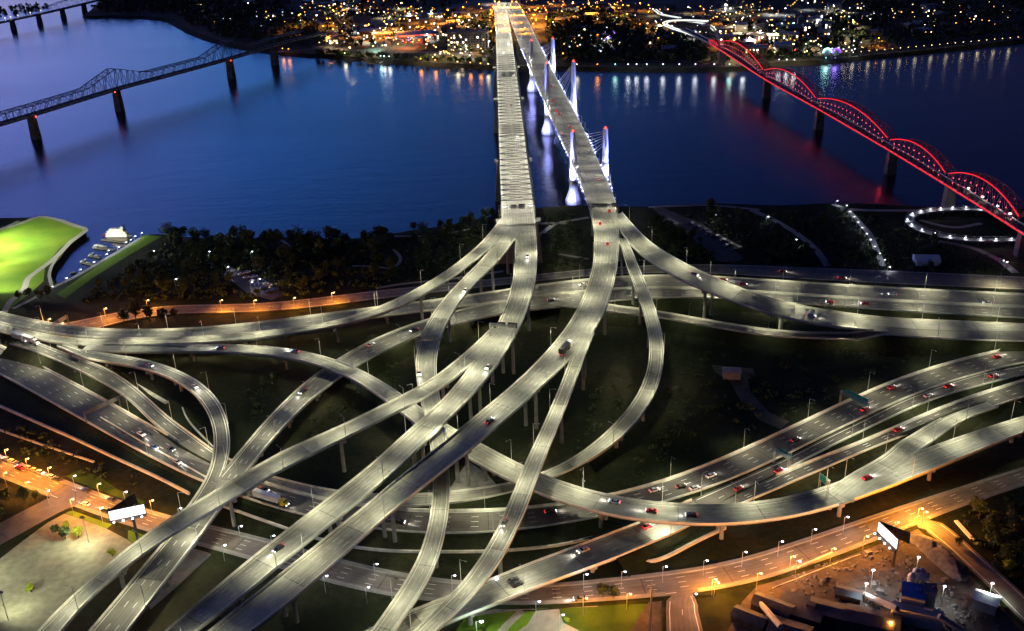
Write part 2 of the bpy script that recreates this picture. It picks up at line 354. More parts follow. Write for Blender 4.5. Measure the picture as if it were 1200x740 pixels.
# ---- traced edges (photograph pixels) and deck heights (metres)
viaduct('K0', 'viaduct', 'broad pale viaduct leaving the bridge with overhead truss, curving down past the sign gantry', 'viaduct',
 [(601,250),(603.8,286.5),(605.5,309),(602.7,331),(596.2,356.8),(586.5,376),(575,398),(563,415),(551,431),(541,442.7),(526,464.3),(506.5,483.8),(471.9,509.7),(442.7,540),(420,558),(386,583.8),(338.4,620.5),(290.8,657.3),(249.7,692),(216,720),(192,742),(150,778)],
 [(625.5,250),(629.7,283),(631.9,311),(628.6,337),(621,361),(611.3,382.7),(599.5,406),(580,436),(558.4,460),(532.4,486),(503,516),(474,543),(440,575),(386,617),(334,658),(300,688.6),(254,722),(228,742),(190,775)],
 [(0,30),(.18,26.5),(.27,24.5),(.37,22.5),(.6,17),(.8,13.5),(1,11)], lanes=4)
viaduct('KB', 'ramp', 'long straight pale ramp crossing above every other road beside the billboard on a pole', 'ramp',
 [(581,383),(569,398),(543,419),(511,445),(485,457.4),(459,471),(420,490),(400,501),(335,527),(300,547),(273,564),(227,591),(184,618),(143,648),(108,678),(70,713),(46,740),(10,775)],
 [(594,393),(574,414),(551,431),(537,442.7),(511,461),(472,480.5),(446,493.5),(420,506.5),(367.6,533.5),(300,567),(262,594),(205,624),(173,648),(135,675),(100,707.6),(73,740),(45,775)],
 [(0,25),(.17,22.5),(.5,17.5),(.66,15.5),(1,9)], lanes=2, snap=('K0',))
viaduct('L0', 'viaduct', 'broad pale viaduct leaving the cable-stayed bridge, with a lorry above its fork', 'viaduct',
 [(684,225),(694.6,252),(700,279),(698.6,306),(692,336),(678,363),(662,390),(636,419),(604,451),(571,477),(537,505),(495.7,540),(463,562.7),(435,588.6),(384,629),(354,653.5),(300,697),(255,732),(235,748),(195,780)],
 [(716,222),(726,247),(728,270),(725.7,298),(723,325),(716,352),(708,376.5),(698,395),(686,405),(671.6,414.6),(660,429.7),(636,454.6),(604,483.8),(575.7,507.6),(538,540),(485,580),(441.6,616.8),(413.5,643),(354,697),(300,737),(245,782)],
 [(0,30),(.14,28.5),(.25,26),(.4,22.5),(.58,18.5),(.84,14),(1,12)], lanes=4)
viaduct('LB', 'ramp', 'pale straight branch ramp peeling off below the lorry and running down to the lawn', 'ramp',
 [(679,399),(671.6,414.6),(659.5,445.7),(638,497),(612,551),(597,588.6),(582,625),(560.5,659),(541,686),(515,712),(485,740),(450,775)],
 [(699,388),(694.6,400),(681,433.5),(659.5,489),(642.7,530),(629.7,562.7),(621,586.5),(608,619),(593,649),(578,673),(549.7,705.4),(513,740),(478,775)],
 [(0,25.4),(.4,19),(.75,14),(1,11.5)], lanes=2, snap=('L0',))
viaduct('C1', 'highway', 'far carriageway of the riverside expressway, behind the two shore viaducts', 'highway',
 [(1290,350),(1200,345.4),(1049,338.6),(900,329),(824,323),(773,322.4),(721.6,323.8),(681,328),(630,334),(599.5,339.5),(549.7,347),(519.5,351),(491,355.7),(450,360.5),(413,362.7),(359,372.4),(283,381),(240,386.5),(130,389),(86.5,386.5),(50,380),(21.6,373.5),(0,368),(-60,350)],
 [(1290,364),(1200,360),(1035,352),(900,342.7),(794.6,336),(724,336.5),(660,343.8),(595,352.4),(538,362),(505,364),(474,367),(440,371),(391,380),(331,388),(240,397),(130,399),(86,398),(50,391),(0,380),(-60,362)],
 [(0,3),(.4,4.5),(.6,6.5),(1,7)], material='conc2', lanes=2, pier=30)
viaduct('R1', 'ramp', 'pale ramp sweeping from the truss bridge down along the dark riverside trees', 'ramp',
 [(590,252),(588,258),(571,283),(550,298),(524,320),(493.5,337),(465,352),(440,362),(413,371),(391,379),(331,388),(240,397),(130,400),(86,399),(50,393),(0,381),(-60,363)],
 [(610,252),(604,265),(582,286.5),(560.5,305),(534.6,323),(517,335),(491,352),(456,368),(434.6,374),(391,385),(331,394.5),(240,403),(130,406),(91,406),(50,400),(0,390),(-60,371)],
 [(0,30.3),(.12,28),(.27,15),(.4,9),(.55,6.8),(1,7)], lanes=2, snap=('K0','C1'))
viaduct('R2', 'ramp', 'S-shaped pale ramp diving under the broad viaducts and coming out at the bottom edge', 'ramp',
 [(594,262),(582,286.5),(562.7,309),(541,328.6),(521.6,348),(506.5,367.6),(495.7,385),(488,404),(485,421),(487,451),(493.5,475),(501,500),(506,530),(508.6,565),(507.6,586.5),(504,612),(498,636),(490,659),(469.7,692),(452,718),(436,740),(410,775)],
 [(616,262),(602.6,286.5),(590.8,301.6),(571,320),(549.7,339.5),(532,363),(521.6,382.7),(514,400),(509,423),(511,445),(515,460),(520,490),(524,525),(527,552),(528.8,571),(527.5,595),(521.6,629.7),(514,660),(494.6,696.8),(463,740),(440,775)],
 [(0,29.7),(.26,21),(.36,18.5),(.5,15.5),(.65,14),(1,10)], lanes=2, snap=('K0',))
viaduct('C2', 'highway', 'near carriageway of the riverside expressway, bending away to cross the curved ramps', 'highway',
 [(1290,365),(1200,361.5),(1035,353),(900,344),(794.6,337.2),(724,338),(660,345),(627,348.5),(595,353.8),(538,364),(498,374),(463,385),(428.6,399),(413,408),(395.7,419),(354.6,447),(331,467.6),(306,500),(273,539.5),(249,572),(205,622),(173,651),(162,675),(132,713),(105,740),(75,775)],
 [(1290,379),(1200,374),(1111,369),(1000,362),(900,354),(816,348),(762,350),(716,354),(660,361),(623,367.6),(575.7,369.7),(541,378),(524,382.7),(491,389),(472,400),(456,407),(428,424),(391,444),(370,459),(350,478),(333,500),(316,518),(290,548),(261,597),(238,629),(200,675),(176,705),(151,740),(125,775)],
 [(0,3),(.42,4.3),(.66,4.5),(.78,7.5),(1,6)], material='conc2', lanes=3, snap=('C1',), pier=30)
viaduct('S1', 'ramp', 'long winding ramp passing under the viaducts and swinging out past the green sign', 'ramp',
 [(100,404),(164,407),(240,404.5),(305,405),(326.5,406),(359,410),(396,420),(430,434),(456,449),(472,463),(480.5,475),(498,489),(530,503),(563,518),(588.6,537),(612,551),(632,559),(675.7,574),(721,585),(773,592.4),(805,594.6),(840,594.6),(900,590),(954,582),(981,570),(1008,556),(1030,546),(1062,536),(1100,521),(1143,506),(1200,488),(1260,472)],
 [(97,412),(164,413.5),(240,413.5),(296,414.6),(331,417),(370,424),(404,436),(428,449),(443,460),(458,471),(471,484),(487,502),(512,518),(545,535),(567,551),(588.6,564),(604,570),(624,577),(675.7,598),(708,606.5),(762,614),(816,617.5),(840,618.4),(900,614),(954,603.5),(1035,576.5),(1089,553.5),(1124,539),(1160,523),(1200,506.5),(1260,486)],
 [(0,7),(.1,7),(.2,9.8),(.28,10.5),(.36,9.5),(.5,9.5),(.66,9.5),(.85,8),(1,7)], lanes=2, snap=('C1',))
viaduct('R4', 'ramp', 'pale ramp curving from the cable-stayed bridge toward the red arched bridge', 'ramp',
 [(716,232),(727,249.5),(746,276.5),(786.5,306),(824,324),(859.5,338.6),(900,353),(954,363),(1035,373.8),(1111,377),(1200,381),(1290,385)],
 [(728,270),(738,286),(751,303.5),(789,322),(830,341),(857,352),(900,366),(932,376.5),(981,384.6),(1022,389),(1097,391),(1200,392),(1290,394)],
 [(0,29.8),(.1,28),(.36,15),(.6,5.5),(.8,3.3),(1,3)], lanes=2, snap=('L0','C2'))
viaduct('R5', 'ramp', 'narrow loop ramp dropping in a wide arc to the dark grass', 'ramp',
 [(725,282),(727,297),(740.5,330.5),(754,363),(765,402),(763.5,429.5),(748.6,470),(730,489),(702.7,516),(667.6,543),(635,557),(600,569),(528,578),(480,582),(430,581),(390,577),(317,560),(260,541),(215,520)],
 [(733,278),(738,292),(751,317),(765,352),(778,390),(783,424),(773,459),(754,491.6),(721.6,524),(681,548),(655,561),(600,580),(528,593),(463,596),(430,595),(387,587),(317,569),(262,552),(225,540)],
 [(0,28.8),(.07,25.5),(.28,10),(.42,2.6),(.55,.7),(1,.6)], lanes=1, snap=('L0',), pier=28)
viaduct('C3', 'slip_road', 'thin slip road along the near side of the riverside expressway', 'road',
 [(660,354),(700,357),(738,361),(773,366),(830,376.5),(900,388),(954,391.6),(1097,391),(1200,389),(1290,388)],
 [(660,362),(700,366),(740,369.5),(773,373),(830,383.5),(900,395.7),(1008,400),(1100,401.5),(1200,402),(1290,402)],
 [(0,4.3),(.2,4),(.5,3),(1,3)], material='conc2', lanes=1, snap=('C2','R4'), pier=0)
viaduct('Q', 'ramp', 'tight hooked ramp with two white cars, curling back beside the sunken highway', 'ramp',
 [(70,401),(101.6,412),(166.5,422),(199,431),(227,444),(251,461.6),(264,483),(271,511),(269.7,533),(262,556),(248,580),(232,602)],
 [(72,409),(93,419),(130,426.5),(168.6,433),(201,445),(225,459),(239,475),(248,493),(252,514),(250,537),(242.7,559),(228,583),(212,604)],
 [(0,7),(.4,8),(1,7.6)], material='conc2', lanes=1, snap=('S1','C2'), pier=28)
viaduct('M2', 'slip_road', 'curving slip road between the hooked ramp and the sunken highway', 'road',
 [(30,397),(93,421.5),(119,429),(154,451),(175.7,470),(197,490),(221,507),(255,533),(300,553)],
 [(10,404),(50,416),(86.5,433),(119,448.6),(151,469),(182,500.5),(214.6,524),(242,539.5),(292,562)],
 [(0,5),(.3,3),(.6,1),(1,.62)], material='conc2', lanes=2, snap=(), pier=0)
viaduct('G1', 'road', 'sunken main highway carriageway with dashed lanes passing under the viaducts', None,
 [(1290,385),(1200,405),(1154.6,413.5),(1111,424),(1068,436),(1035.7,449),(1003,465),(960,486),(921,503),(865,531),(800,558),(730,580),(660,592),(614.6,597),(595,598),(528,600.5),(463,598),(420,594),(381.6,587.5),(304,567.6),(249,544),(182,503),(145,481),(100,455),(0,405),(-60,375)],
 [(1290,408),(1200,426.5),(1144,436),(1100.5,451),(1057,466.5),(1003,494.6),(960,514),(930,531),(904,544),(840,572),(784,591),(704,607.6),(660,614.6),(606,625.4),(571,627.6),(528,628.6),(480.5,627.6),(444,624),(400,616),(351,606.5),(284,585),(238,571),(171,535),(111,502.7),(52,467),(0,440),(-60,408)],
 [(0,.5),(1,.5)], material='asph', lanes=4, kind='structure')
viaduct('G2', 'road', 'near highway carriageway joined by slip roads, below the green sign bridges', None,
 [(1290,410),(1200,428.5),(1144,438),(1100.5,453),(1057,468.5),(1003,496.6),(960,516),(930,533),(904,546),(840,574),(790,596),(751,613)],
 [(1290,424),(1200,439.5),(1144,454.6),(1098,466.5),(1040,492),(994,515),(955,534),(915,556),(880,578),(845,597),(799,620)],
 [(0,.55),(.85,.6),(1,1.2)], material='asph', lanes=2, kind='structure', rails=(1,))
viaduct('T2', 'road', 'wide slip road climbing from the near highway carriageway', None,
 [(1290,418),(1200,446),(1139.5,464),(1068,492.4),(1040,505),(994.6,524),(934,546),(880,572),(845,590),(800,612)],
 [(1290,442),(1200,466.5),(1176,473),(1144,486),(1111,492),(1060,512),(1031,523),(986,541.6),(942.7,561),(897,580.5),(865,594),(808,618)],
 [(0,.9),(1,.8)], material='asph', lanes=3, kind='structure', rails=(1, -1))
viaduct('T1', 'slip_road', 'short pale slip road joining the highway to the outer winding ramp', 'road',
 [(960,585),(985,566),(1010,552),(1036,539),(1046,529),(1072,510),(1098,494.6),(1120,484),(1150,474)],
 [(1010,580),(1040,558),(1068,539),(1090,520.5),(1116,501),(1144,487),(1176,476)],
 [(0,8.6),(.35,7.5),(.75,2.2),(1,1.0)], lanes=2, snap=('S1',), pier=0)
viaduct('X', 'overpass', 'wide overpass climbing from the highway across the lamp-lit street beside the lawn', 'overpass',
 [(800,592),(751,613),(721,626),(682,641),(643,654.5),(604,669),(567,684),(528,700),(482.7,718),(435,738),(380,765)],
 [(845,598),(799,621.6),(762,636.8),(727.6,652),(686.5,667),(650,680),(604,700),(558,717),(519.5,735.7),(470,758)],
 [(0,.8),(.12,1.6),(.3,5),(.5,7.2),(1,8)], lanes=3, snap=('G2',), pier=26)
viaduct('W', 'street', 'lamp-lit street along the foot of the interchange', None,
 [(-40,518),(0,535),(60,556),(130,585),(203,610),(249.7,614),(323,634.6),(420,663),(480,675),(541,682.7),(600,688),(643,687),(703,680),(762,673),(843,664),(900,648),(981,618),(1062,591),(1200,548),(1290,520)],
 [(-40,545),(0,560),(60,584),(130,612),(170,624),(233,640),(295,657),(420,694.6),(463,703),(520,709),(600,711),(681,708),(751,702),(824,697),(870,690),(935,668),(981,653),(1051,626),(1105,600),(1200,570),(1290,543)],
 [(0,.35),(1,.35)], material='street', lanes=4, kind='structure', rails=())
viaduct('RR', 'street', 'riverside road behind the expressway', None,
 [(52,384),(78,384),(124,367),(173,357.5),(205,357),(240,358),(320,357),(380,348),(440,341),(520,333),(600,325),(700,314),(800,309),(880,311),(950,314),(1000,316),(1100,320),(1200,325),(1290,329)],
 [(60,402),(100,391),(140,374),(190,366.5),(240,367),(320,367),(390,358),(450,350),(520,342),(600,334),(700,322),(800,319),(880,323),(900,326),(1000,331),(1100,336),(1200,340),(1290,344)],
 [(0,.3),(1,.3)], material='street', lanes=2, kind='structure', rails=())
viaduct('SI', 'street', 'side street running down from the orange junction', None,
 [(800,690),(780,704),(781,740),(783,775)], [(806,690),(818,704),(818,720),(824,740),(826,775)], [(0,.29),(1,.29)], material='street', lanes=2, kind='structure', rails=())
viaduct('SO', 'street', 'orange lit side street beyond the second billboard', None,
 [(1079,612),(1095,606),(1125,630),(1150,653),(1178,677),(1215,712),(1250,745)], [(1069,620),(1082,620),(1110,643),(1137,668),(1163,693),(1196,727),(1230,760)], [(0,.31),(1,.31)], material='street', lanes=1, kind='structure', rails=())
viaduct('SD', 'street', 'side street slanting past the parking lot', None,
 [(78,578),(66,580),(40,593),(-10,619),(-50,640)], [(100,592),(80,596),(50,612),(0,640),(-40,660)], [(0,.30),(1,.30)], material='street', lanes=0, kind='structure', rails=())
# ---- bridges over the river (decks only; trusses, towers and piers follow once all roads are known)
viaduct('BK', 'truss_bridge', 'brightly lit roadway bridge roofed by dark cross-braced steel trusses', 'bridge', [(578,4),(580,24),(581,40),(583.6,120),(586,200),(588,253),(588.5,264)], [(592,2),(596,21),(599,38),(609,120),(619,200),(626,253),(627.5,264)], [(0,12),(.14,30),(1,30)], lanes=5, pier=0)
viaduct('BL', 'cable_stayed_bridge', 'roadway bridge hung from six white floodlit towers', 'bridge', [(590,4),(597,21),(602.7,38),(616,70),(635,113.5),(655,160),(671,194),(684,225),(688,240)], [(606,2),(616,19),(624,35),(635,59.5),(654,97),(678,140.5),(694.6,175.7),(705,200),(716,222),(722,240)], [(0,12),(.17,30),(1,30)], lanes=4, pier=0)
CL = [(-60,164),(0,146),(38,135),(135,105),(200,88),(270,69),(300,60),(345,47),(385,38)]
viaduct('BC', 'truss_bridge', 'dark unlit steel truss bridge on stone piers with two pointed peaks', 'bridge', CL, CL, [(0,21),(1,21)], material='asph', lanes=0, pier=0, w=11)
BF = [(800,34),(828,47),(848,58),(897,92),(962,127),(1047,176),(1115,217),(1200,270),(1262,312)]
viaduct('BF', 'footbridge', 'arched truss footbridge outlined in red light', 'bridge', BF, BF, [(0,17),(1,17)], material='asph', lanes=0, pier=0, w=9)
RB = [(-60,40),(0,27),(60,14),(135,-4),(170,-12)]
viaduct('BR', 'railway_bridge', 'low dark bridge with a few white lamps far up the pale water', 'bridge', RB, RB, [(0,12),(1,12)], material='asph', lanes=0, pier=0, w=9)
M['lawn2'] = grassmat('lawn_painted_dim', (.028,.06,.008), (.042,.085,.011), (.06,.10,.02), .03, .5)  # darker copy of the lawn, weaker light put into its colour
# ------------------------------------------------------------------ land, water, banks
from mathutils.geometry import tessellate_polygon
def flat(name, pts, z, material, kind='structure'):
    q = [Vector((float(p[0]), float(p[1]), 0)) for p in pts]; tris = tessellate_polygon([q]); mb = MB()
    fs = []
    for t in tris:
        a, b2, c2 = (q[i] for i in t)
        fs.append(tuple(t) if (b2-a).cross(c2-a).z > 0 else tuple(reversed(t)))
    mb.add([(p.x, p.y, z) for p in q], fs); return tag(mb.build(name, M[material]), kind=kind)
def px(pts, z=0): return [P(a, b2, z) for a, b2 in pts]
def densify(pts, d=14):
    pts = np.array(pts); n = int(np.linalg.norm(np.diff(pts, axis=0), axis=1).sum()/d)+2; return resample(pts, n)
def coast(name, top, zt, zb, out, material, closing):
    top = smooth(densify(top), 1); t = np.gradient(top, axis=0); t /= np.linalg.norm(t, axis=1)[:, None]; nn = np.stack([-t[:, 1], t[:, 0], 0*t[:, 0]], 1)
    jit = rng.uniform(-1.2, 1.2, len(top))[:, None]; top = top+nn*jit; low = smooth(top+nn*out, 2); n = len(top); mb = MB()
    mb.add([(p[0], p[1], zt) for p in top]+[(p[0], p[1], zb) for p in low], [(i, i+1, n+i+1, n+i) for i in range(n-1)])
    tag(mb.build('riverbank', M['bank']), kind='structure')
    return flat(name, list(top)+closing, zt, material)
NEAR = px([(-300,280),(-60,262),(0,255),(20,258),(45,252),(107,267),(90,280),(76,291),(71,301),(60,313),(57,322),(60,336),(64,338),(75,331),(95,319),(130,300),(163,278),(176,272),(195,277),(260,279),(330,278),(385,281),(430,279),(470,272),(530,263),(585,252),(605,246),(640,243),(660,240),(700,242),(760,243),(830,238),(900,241),(990,238),(1100,243),(1200,246),(1400,240)])
NEAR = [np.array([-2500, NEAR[0][1]+60, 0])]+NEAR+[np.array([2500, NEAR[-1][1]-40, 0])]
coast('ground', NEAR, -.02, WATER-2, 5, 'ground', [np.array([2500,-900,0]), np.array([-2500,-900,0])])
FAR = px([(150,-26),(118,5),(100,19),(112,19),(135,18),(170,19),(200,22),(225,36),(245,44),(268,50),(300,57),(346,62),(408,66),(451,70),(490,72),(540,75),(580,77),(655,78),(760,80),(830,79),(880,78),(905,73),(960,71),(1000,67),(1100,57),(1200,46),(1500,12)], 0)
coast('far_ground', [p for p in reversed(FAR)], 0, WATER-2, 16, 'city', [FAR[0]+np.array([-200, 9000, 0]), np.array([9000, 12000, 0]), np.array([9000, FAR[-1][1], 0])])
coast('island', px([(60,12),(20,20),(-60,25)]), -5, WATER-2, 8, 'ground', px([(-60,12),(0,9),(40,3),(70,4)]))
mb = MB(); mb.add([(-9000, 200, WATER), (9000, 200, WATER), (9000, 16000, WATER), (-9000, 16000, WATER)], [(0,1,2,3)]); tag(mb.build('water', M['water']), kind='structure')
flat('lawn', px([(-160,300),(-60,270),(0,267),(45,254),(103,268),(70,291),(53,312),(51,330),(34,345),(10,363),(-160,352)]), .02, 'lawn')
flat('lawn', px([(66,345),(110,315),(168,276),(190,277),(150,300),(110,325),(76,350)]), .02, 'lawn')
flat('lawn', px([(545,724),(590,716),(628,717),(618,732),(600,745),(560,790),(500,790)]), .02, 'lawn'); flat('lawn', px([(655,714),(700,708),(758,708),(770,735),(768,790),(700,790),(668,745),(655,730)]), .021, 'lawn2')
flat('lawn', px([(72,598),(90,599),(122,611),(131,615),(125,620),(95,608),(74,601)]), .025, 'lawn'); flat('lawn', px([(150,622),(172,618),(178,628),(160,641),(150,632)]), .025, 'lawn')
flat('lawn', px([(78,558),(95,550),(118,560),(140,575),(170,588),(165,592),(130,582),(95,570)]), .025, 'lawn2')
flat('parking_lot', px([(72,601),(95,608.5),(125,620),(150,633),(160,641),(150,668),(100,705),(50,745),(0,790),(-120,790),(-80,690),(0,655),(35,628)]), .03, 'lot')
flat('yard', px([(905,668),(960,650),(1030,632),(1075,620),(1105,644),(1150,680),(1200,735),(1260,790),(860,790),(850,745),(870,705)]), .022, 'dirt')
flat('parking_lot', px([(764,244),(778,244),(826,264),(872,303),(860,308),(838,306),(822,287),(786,262)]), .03, 'street')
flat('parking_lot', px([(268,313),(300,322),(335,345),(318,352),(290,344),(262,322)]), .03, 'street')
flat('service_yard', px([(834,428),(882,432),(886,440),(876,445),(880,460),(902,484),(925,494),(915,503),(890,493),(868,470),(856,448),(838,436)]), .02, 'street')
def path(pts, w, material='path', z=.05, name='path'):
    c = smooth(densify(px(pts), 3), 6); t = np.gradient(c, axis=0); t /= np.linalg.norm(t, axis=1)[:, None]; nn = np.stack([-t[:, 1], t[:, 0], 0*t[:, 0]], 1)*w/2; n = len(c); mb = MB()
    mb.add([(*(p[:2]), z) for p in c+nn]+[(*(p[:2]), z) for p in c-nn], [(n+i, n+i+1, i+1, i) for i in range(n-1)])
    o = tag(mb.build(name, M[material]), kind='structure'); PATHS.append(c); return o
PATHS = []
path([(4,368),(12,352),(26,343),(31,334),(30,328),(45,317),(62,305),(74,293),(83,283),(104,269),(88,265),(70,258),(46,253),(20,264),(-20,274)], 4.2); path([(72,293),(60,313),(57,322),(61,337)], 2.2, z=.058)
path([(15,362),(40,350),(61,337),(80,329),(110,312),(140,294),(165,279)], 3.2); path([(-20,272),(4,268),(22,259)], 3.0, z=.062)
for pts, w in (([(412,312),(440,312),(455,316),(466,312),(471,303),(461,292)], 2.6), ([(312,276),(328,280),(340,289)], 2.6), ([(250,282),(278,276)], 2.6), ([(462,277),(508,277)], 2.6), ([(528,273),(555,268)], 3), ([(440,338),(470,333),(530,327),(590,318)], 3), ([(880,246),(905,257),(930,271),(955,290),(970,312)], 5), ([(975,240),(992,244),(1020,275),(1035,312)], 4),
  ([(985,245),(1020,247),(1080,247)], 5), ([(1150,262),(1120,268),(1090,262),(1078,258)], 4), ([(1100,283),(1140,290),(1172,305),(1190,320)], 5), ([(625,282),(650,262),(690,255)], 4), ([(630,262),(668,262)], 4), ([(655,298),(690,304)], 3), ([(840,275),(868,290)], 3), ([(760,243),(830,240),(890,246)], 4)): path(pts, w)
# long retaining wall lit by street lamps, and low walls between the roads
def wall(pts, h, w, label, material='parapet', z=0, name='retaining_wall'):
    c = smooth(densify(px(pts, z), 4), 6); t = np.gradient(c, axis=0); t /= np.linalg.norm(t, axis=1)[:, None]; nn = np.stack([-t[:, 1], t[:, 0], 0*t[:, 0]], 1)*w/2; n = len(c); vs = []; fs = []
    for k, p in enumerate(c):
        for q, zz in ((p+nn[k], z-.3), (p+nn[k], z+h), (p-nn[k], z+h), (p-nn[k], z-.3)): vs.append((q[0], q[1], zz))
    for k in range(n-1):
        for a in range(3): fs.append((4*k+a, 4*k+a+1, 4*k+a+5, 4*k+a+4))
    fs += [(0,1,2,3), (4*n-1, 4*n-2, 4*n-3, 4*n-4)]
    o = MB().add(vs, fs).build(name, M[material]); return tag(o, label, 'wall')
wall([(-30,465),(0,477),(45,497),(89,516),(146,543),(190,563),(222,580)], 1.2, 1.0, 'long concrete wall lit orange, running above the lamp-lit street')
wall([(-30,492),(0,505),(50,522),(110,542)], .6, 1.0, 'dim low wall on the dark slope behind the lamp-lit street')
wall([(252,591),(300,608),(338,621.6),(376,634),(414,643),(450,647),(491,648),(567,648),(604,646),(660,640.5),(695,631)], 1.1, .8, 'pale wall curving between the sunken highway and the lamp-lit street')
wall([(727,652),(734,662),(742,664),(762,663.5),(780,656),(815,636),(850,620)], 1.3, 1.0, 'bent pale wall at the abutment of the wide overpass')
wall([(118,490),(175,524),(215,545),(244,562)], .8, .6, 'thin wall dividing the sunken highway from the curving slip road', z=.4)
wall([(214,479),(217,490),(230,505),(250,525)], .9, .6, 'short curved wall inside the hooked ramp')
wall([(158,451),(172,459),(196,473)], .5, 2.2, 'short straight slab of concrete on the grass inside the hooked ramp', name='concrete_slab')
finish_roads()
flat('concrete_apron', px([(165,668),(228,640),(248,650),(205,690),(176,715)]), .06, 'path')
flat('concrete_apron', px([(548,540),(572,557),(588,575),(545,578),(526,575)]), .06, 'deckside')
# ------------------------------------------------------------------ trees
def crown_mesh(nleaf, r, h0, h1, sz, seed):
    rs = np.random.RandomState(seed); mb = MB(); lobes = [(rs.uniform(-.45, .45, 2)*r, rs.uniform(h0, h1), rs.uniform(.42, .7)*r) for _ in range(9)]
    for k in range(nleaf):
        (lx, ly), lz, lr = lobes[rs.randint(9)]; d = rs.normal(size=3); d /= np.linalg.norm(d); d[2] = d[2]*.85; p = np.array([lx, ly, lz])+d*lr*rs.uniform(.55, 1.05)
        u = rs.normal(size=3); u /= np.linalg.norm(u); w = np.cross(u, d+rs.normal(size=3)*.4); w /= max(1e-6, np.linalg.norm(w)); s2 = sz*rs.uniform(.6, 1.3)
        mb.add([p-u*s2, p-w*s2*.7, p+u*s2, p+w*s2*.7], [(0,1,2,3)])
    return mb
def tree_proto(k, r=3.6, h=10, n=430, sz=.55, m='leaf'):
    t = thing('tree', 'dark leafy tree', 'tree'); tb = MB(); tb.bar((0,0,-.3), (.1,0,h*.45), .28, 7, .18)
    for a in range(4):
        an = a*1.6+k; tb.bar((.1,0,h*(.3+.04*a)), (math.cos(an)*r*.5, math.sin(an)*r*.5, h*.62), .12, 5, .05)
    tb.build('trunk', M['bark'], t); crown_mesh(n, r, h*.42, h*.8, sz, 40+k).build('crown', M[m], t); return t
protos = [tree_proto(k, r, h) for k, (r, h) in enumerate([(3.4,9),(4.2,11),(3.0,8),(4.8,12),(3.8,10.5)])]; used = set()
def inpoly(x, y, poly):
    c = False; n = len(poly)
    for i in range(n):
        x1, y1 = poly[i][:2]; x2, y2 = poly[i-1][:2]
        if (y1 > y) != (y2 > y) and x < (x2-x1)*(y-y1)/(y2-y1)+x1: c = not c
    return c
ALLC = None
def free(q, r=3.0):
    for p in ROADS.values():
        d = np.linalg.norm(p.c[:, :2]-q[:2], axis=1); j = int(d.argmin())
        if d[j] < p.hw[j]+r: return False
    for c in PATHS:
        if np.linalg.norm(c[:, :2]-q[:2], axis=1).min() < r: return False
    return True
TREES = []
def plant(q, k, s, label, group=None):
    o = protos[k] if k not in used else copy_tree(protos[k]); used.add(k); o.location = (q[0], q[1], 0); o.rotation_euler[2] = random.uniform(0, 6.28); o.scale = (s*random.uniform(.9, 1.1), s*random.uniform(.9, 1.1), s*random.uniform(.85, 1.15))
    o['label'] = label
    if group: o['group'] = group
    elif 'group' in o: del o['group']
    TREES.append(q); return o
def grove(poly, n, label, group, smin=.7, smax=1.25, gap=4.5, ks=(0,1,2,3,4)):
    w = px(poly); xs = [p[0] for p in w]; ys = [p[1] for p in w]; c = 0; tries = 0
    while c < n and tries < n*40:
        tries += 1; q = np.array([random.uniform(min(xs), max(xs)), random.uniform(min(ys), max(ys)), 0])
        if not inpoly(q[0], q[1], w) or not free(q): continue
        if any((q[0]-t[0])**2+(q[1]-t[1])**2 < gap*gap for t in TREES): continue
        plant(q, random.choice(ks), random.uniform(smin, smax), label, group); c += 1
LOTS = [px([(268,313),(300,322),(335,345),(318,352),(290,344),(262,322)]), px([(764,244),(778,244),(826,264),(872,303),(860,308),(838,306),(822,287),(786,262)])]
_free = free
def free(q, r=3.0): return _free(q, r) and not any(inpoly(q[0], q[1], l) for l in LOTS)
grove([(192,280),(260,281),(330,281),(385,284),(430,281),(470,274),(530,266),(585,255),(585,262),(470,284),(385,294),(260,294),(196,292)], 62, 'dark leafy tree in the belt along the near riverbank', 'trees lining the near riverbank', .8, 1.3)
grove([(135,325),(196,293),(385,295),(470,285),(570,268),(520,318),(440,334),(320,350),(170,350),(90,352)], 105, 'dark tree in the riverside park between the expressway and the bank', 'trees in the riverside park', .6, 1.2)
grove([(632,262),(684,252),(690,300),(636,310)], 14, 'dark tree between the two shore viaducts', 'trees between the two shore viaducts', .5, .9)
grove([(760,262),(812,278),(840,306),(800,304),(770,292)], 22, 'dark tree on the bank beside the long unlit parking lot', 'trees beside the unlit parking lot', .6, 1.1)
grove([(790,245),(880,250),(960,310),(885,306),(830,262)], 34, 'dark tree between the unlit parking lot and the lamp-lined path', 'trees in the park behind the expressway', .6, 1.15)
grove([(905,250),(985,250),(1030,314),(975,314),(930,268)], 20, 'dark tree beside the lamp-lined path to the shore', 'trees beside the lamp-lined path', .6, 1.0)
grove([(1010,262),(1060,270),(1110,290),(1170,318),(1050,316)], 12, 'dark tree on the grass around the white tent', 'trees around the white tent', .4, .8)
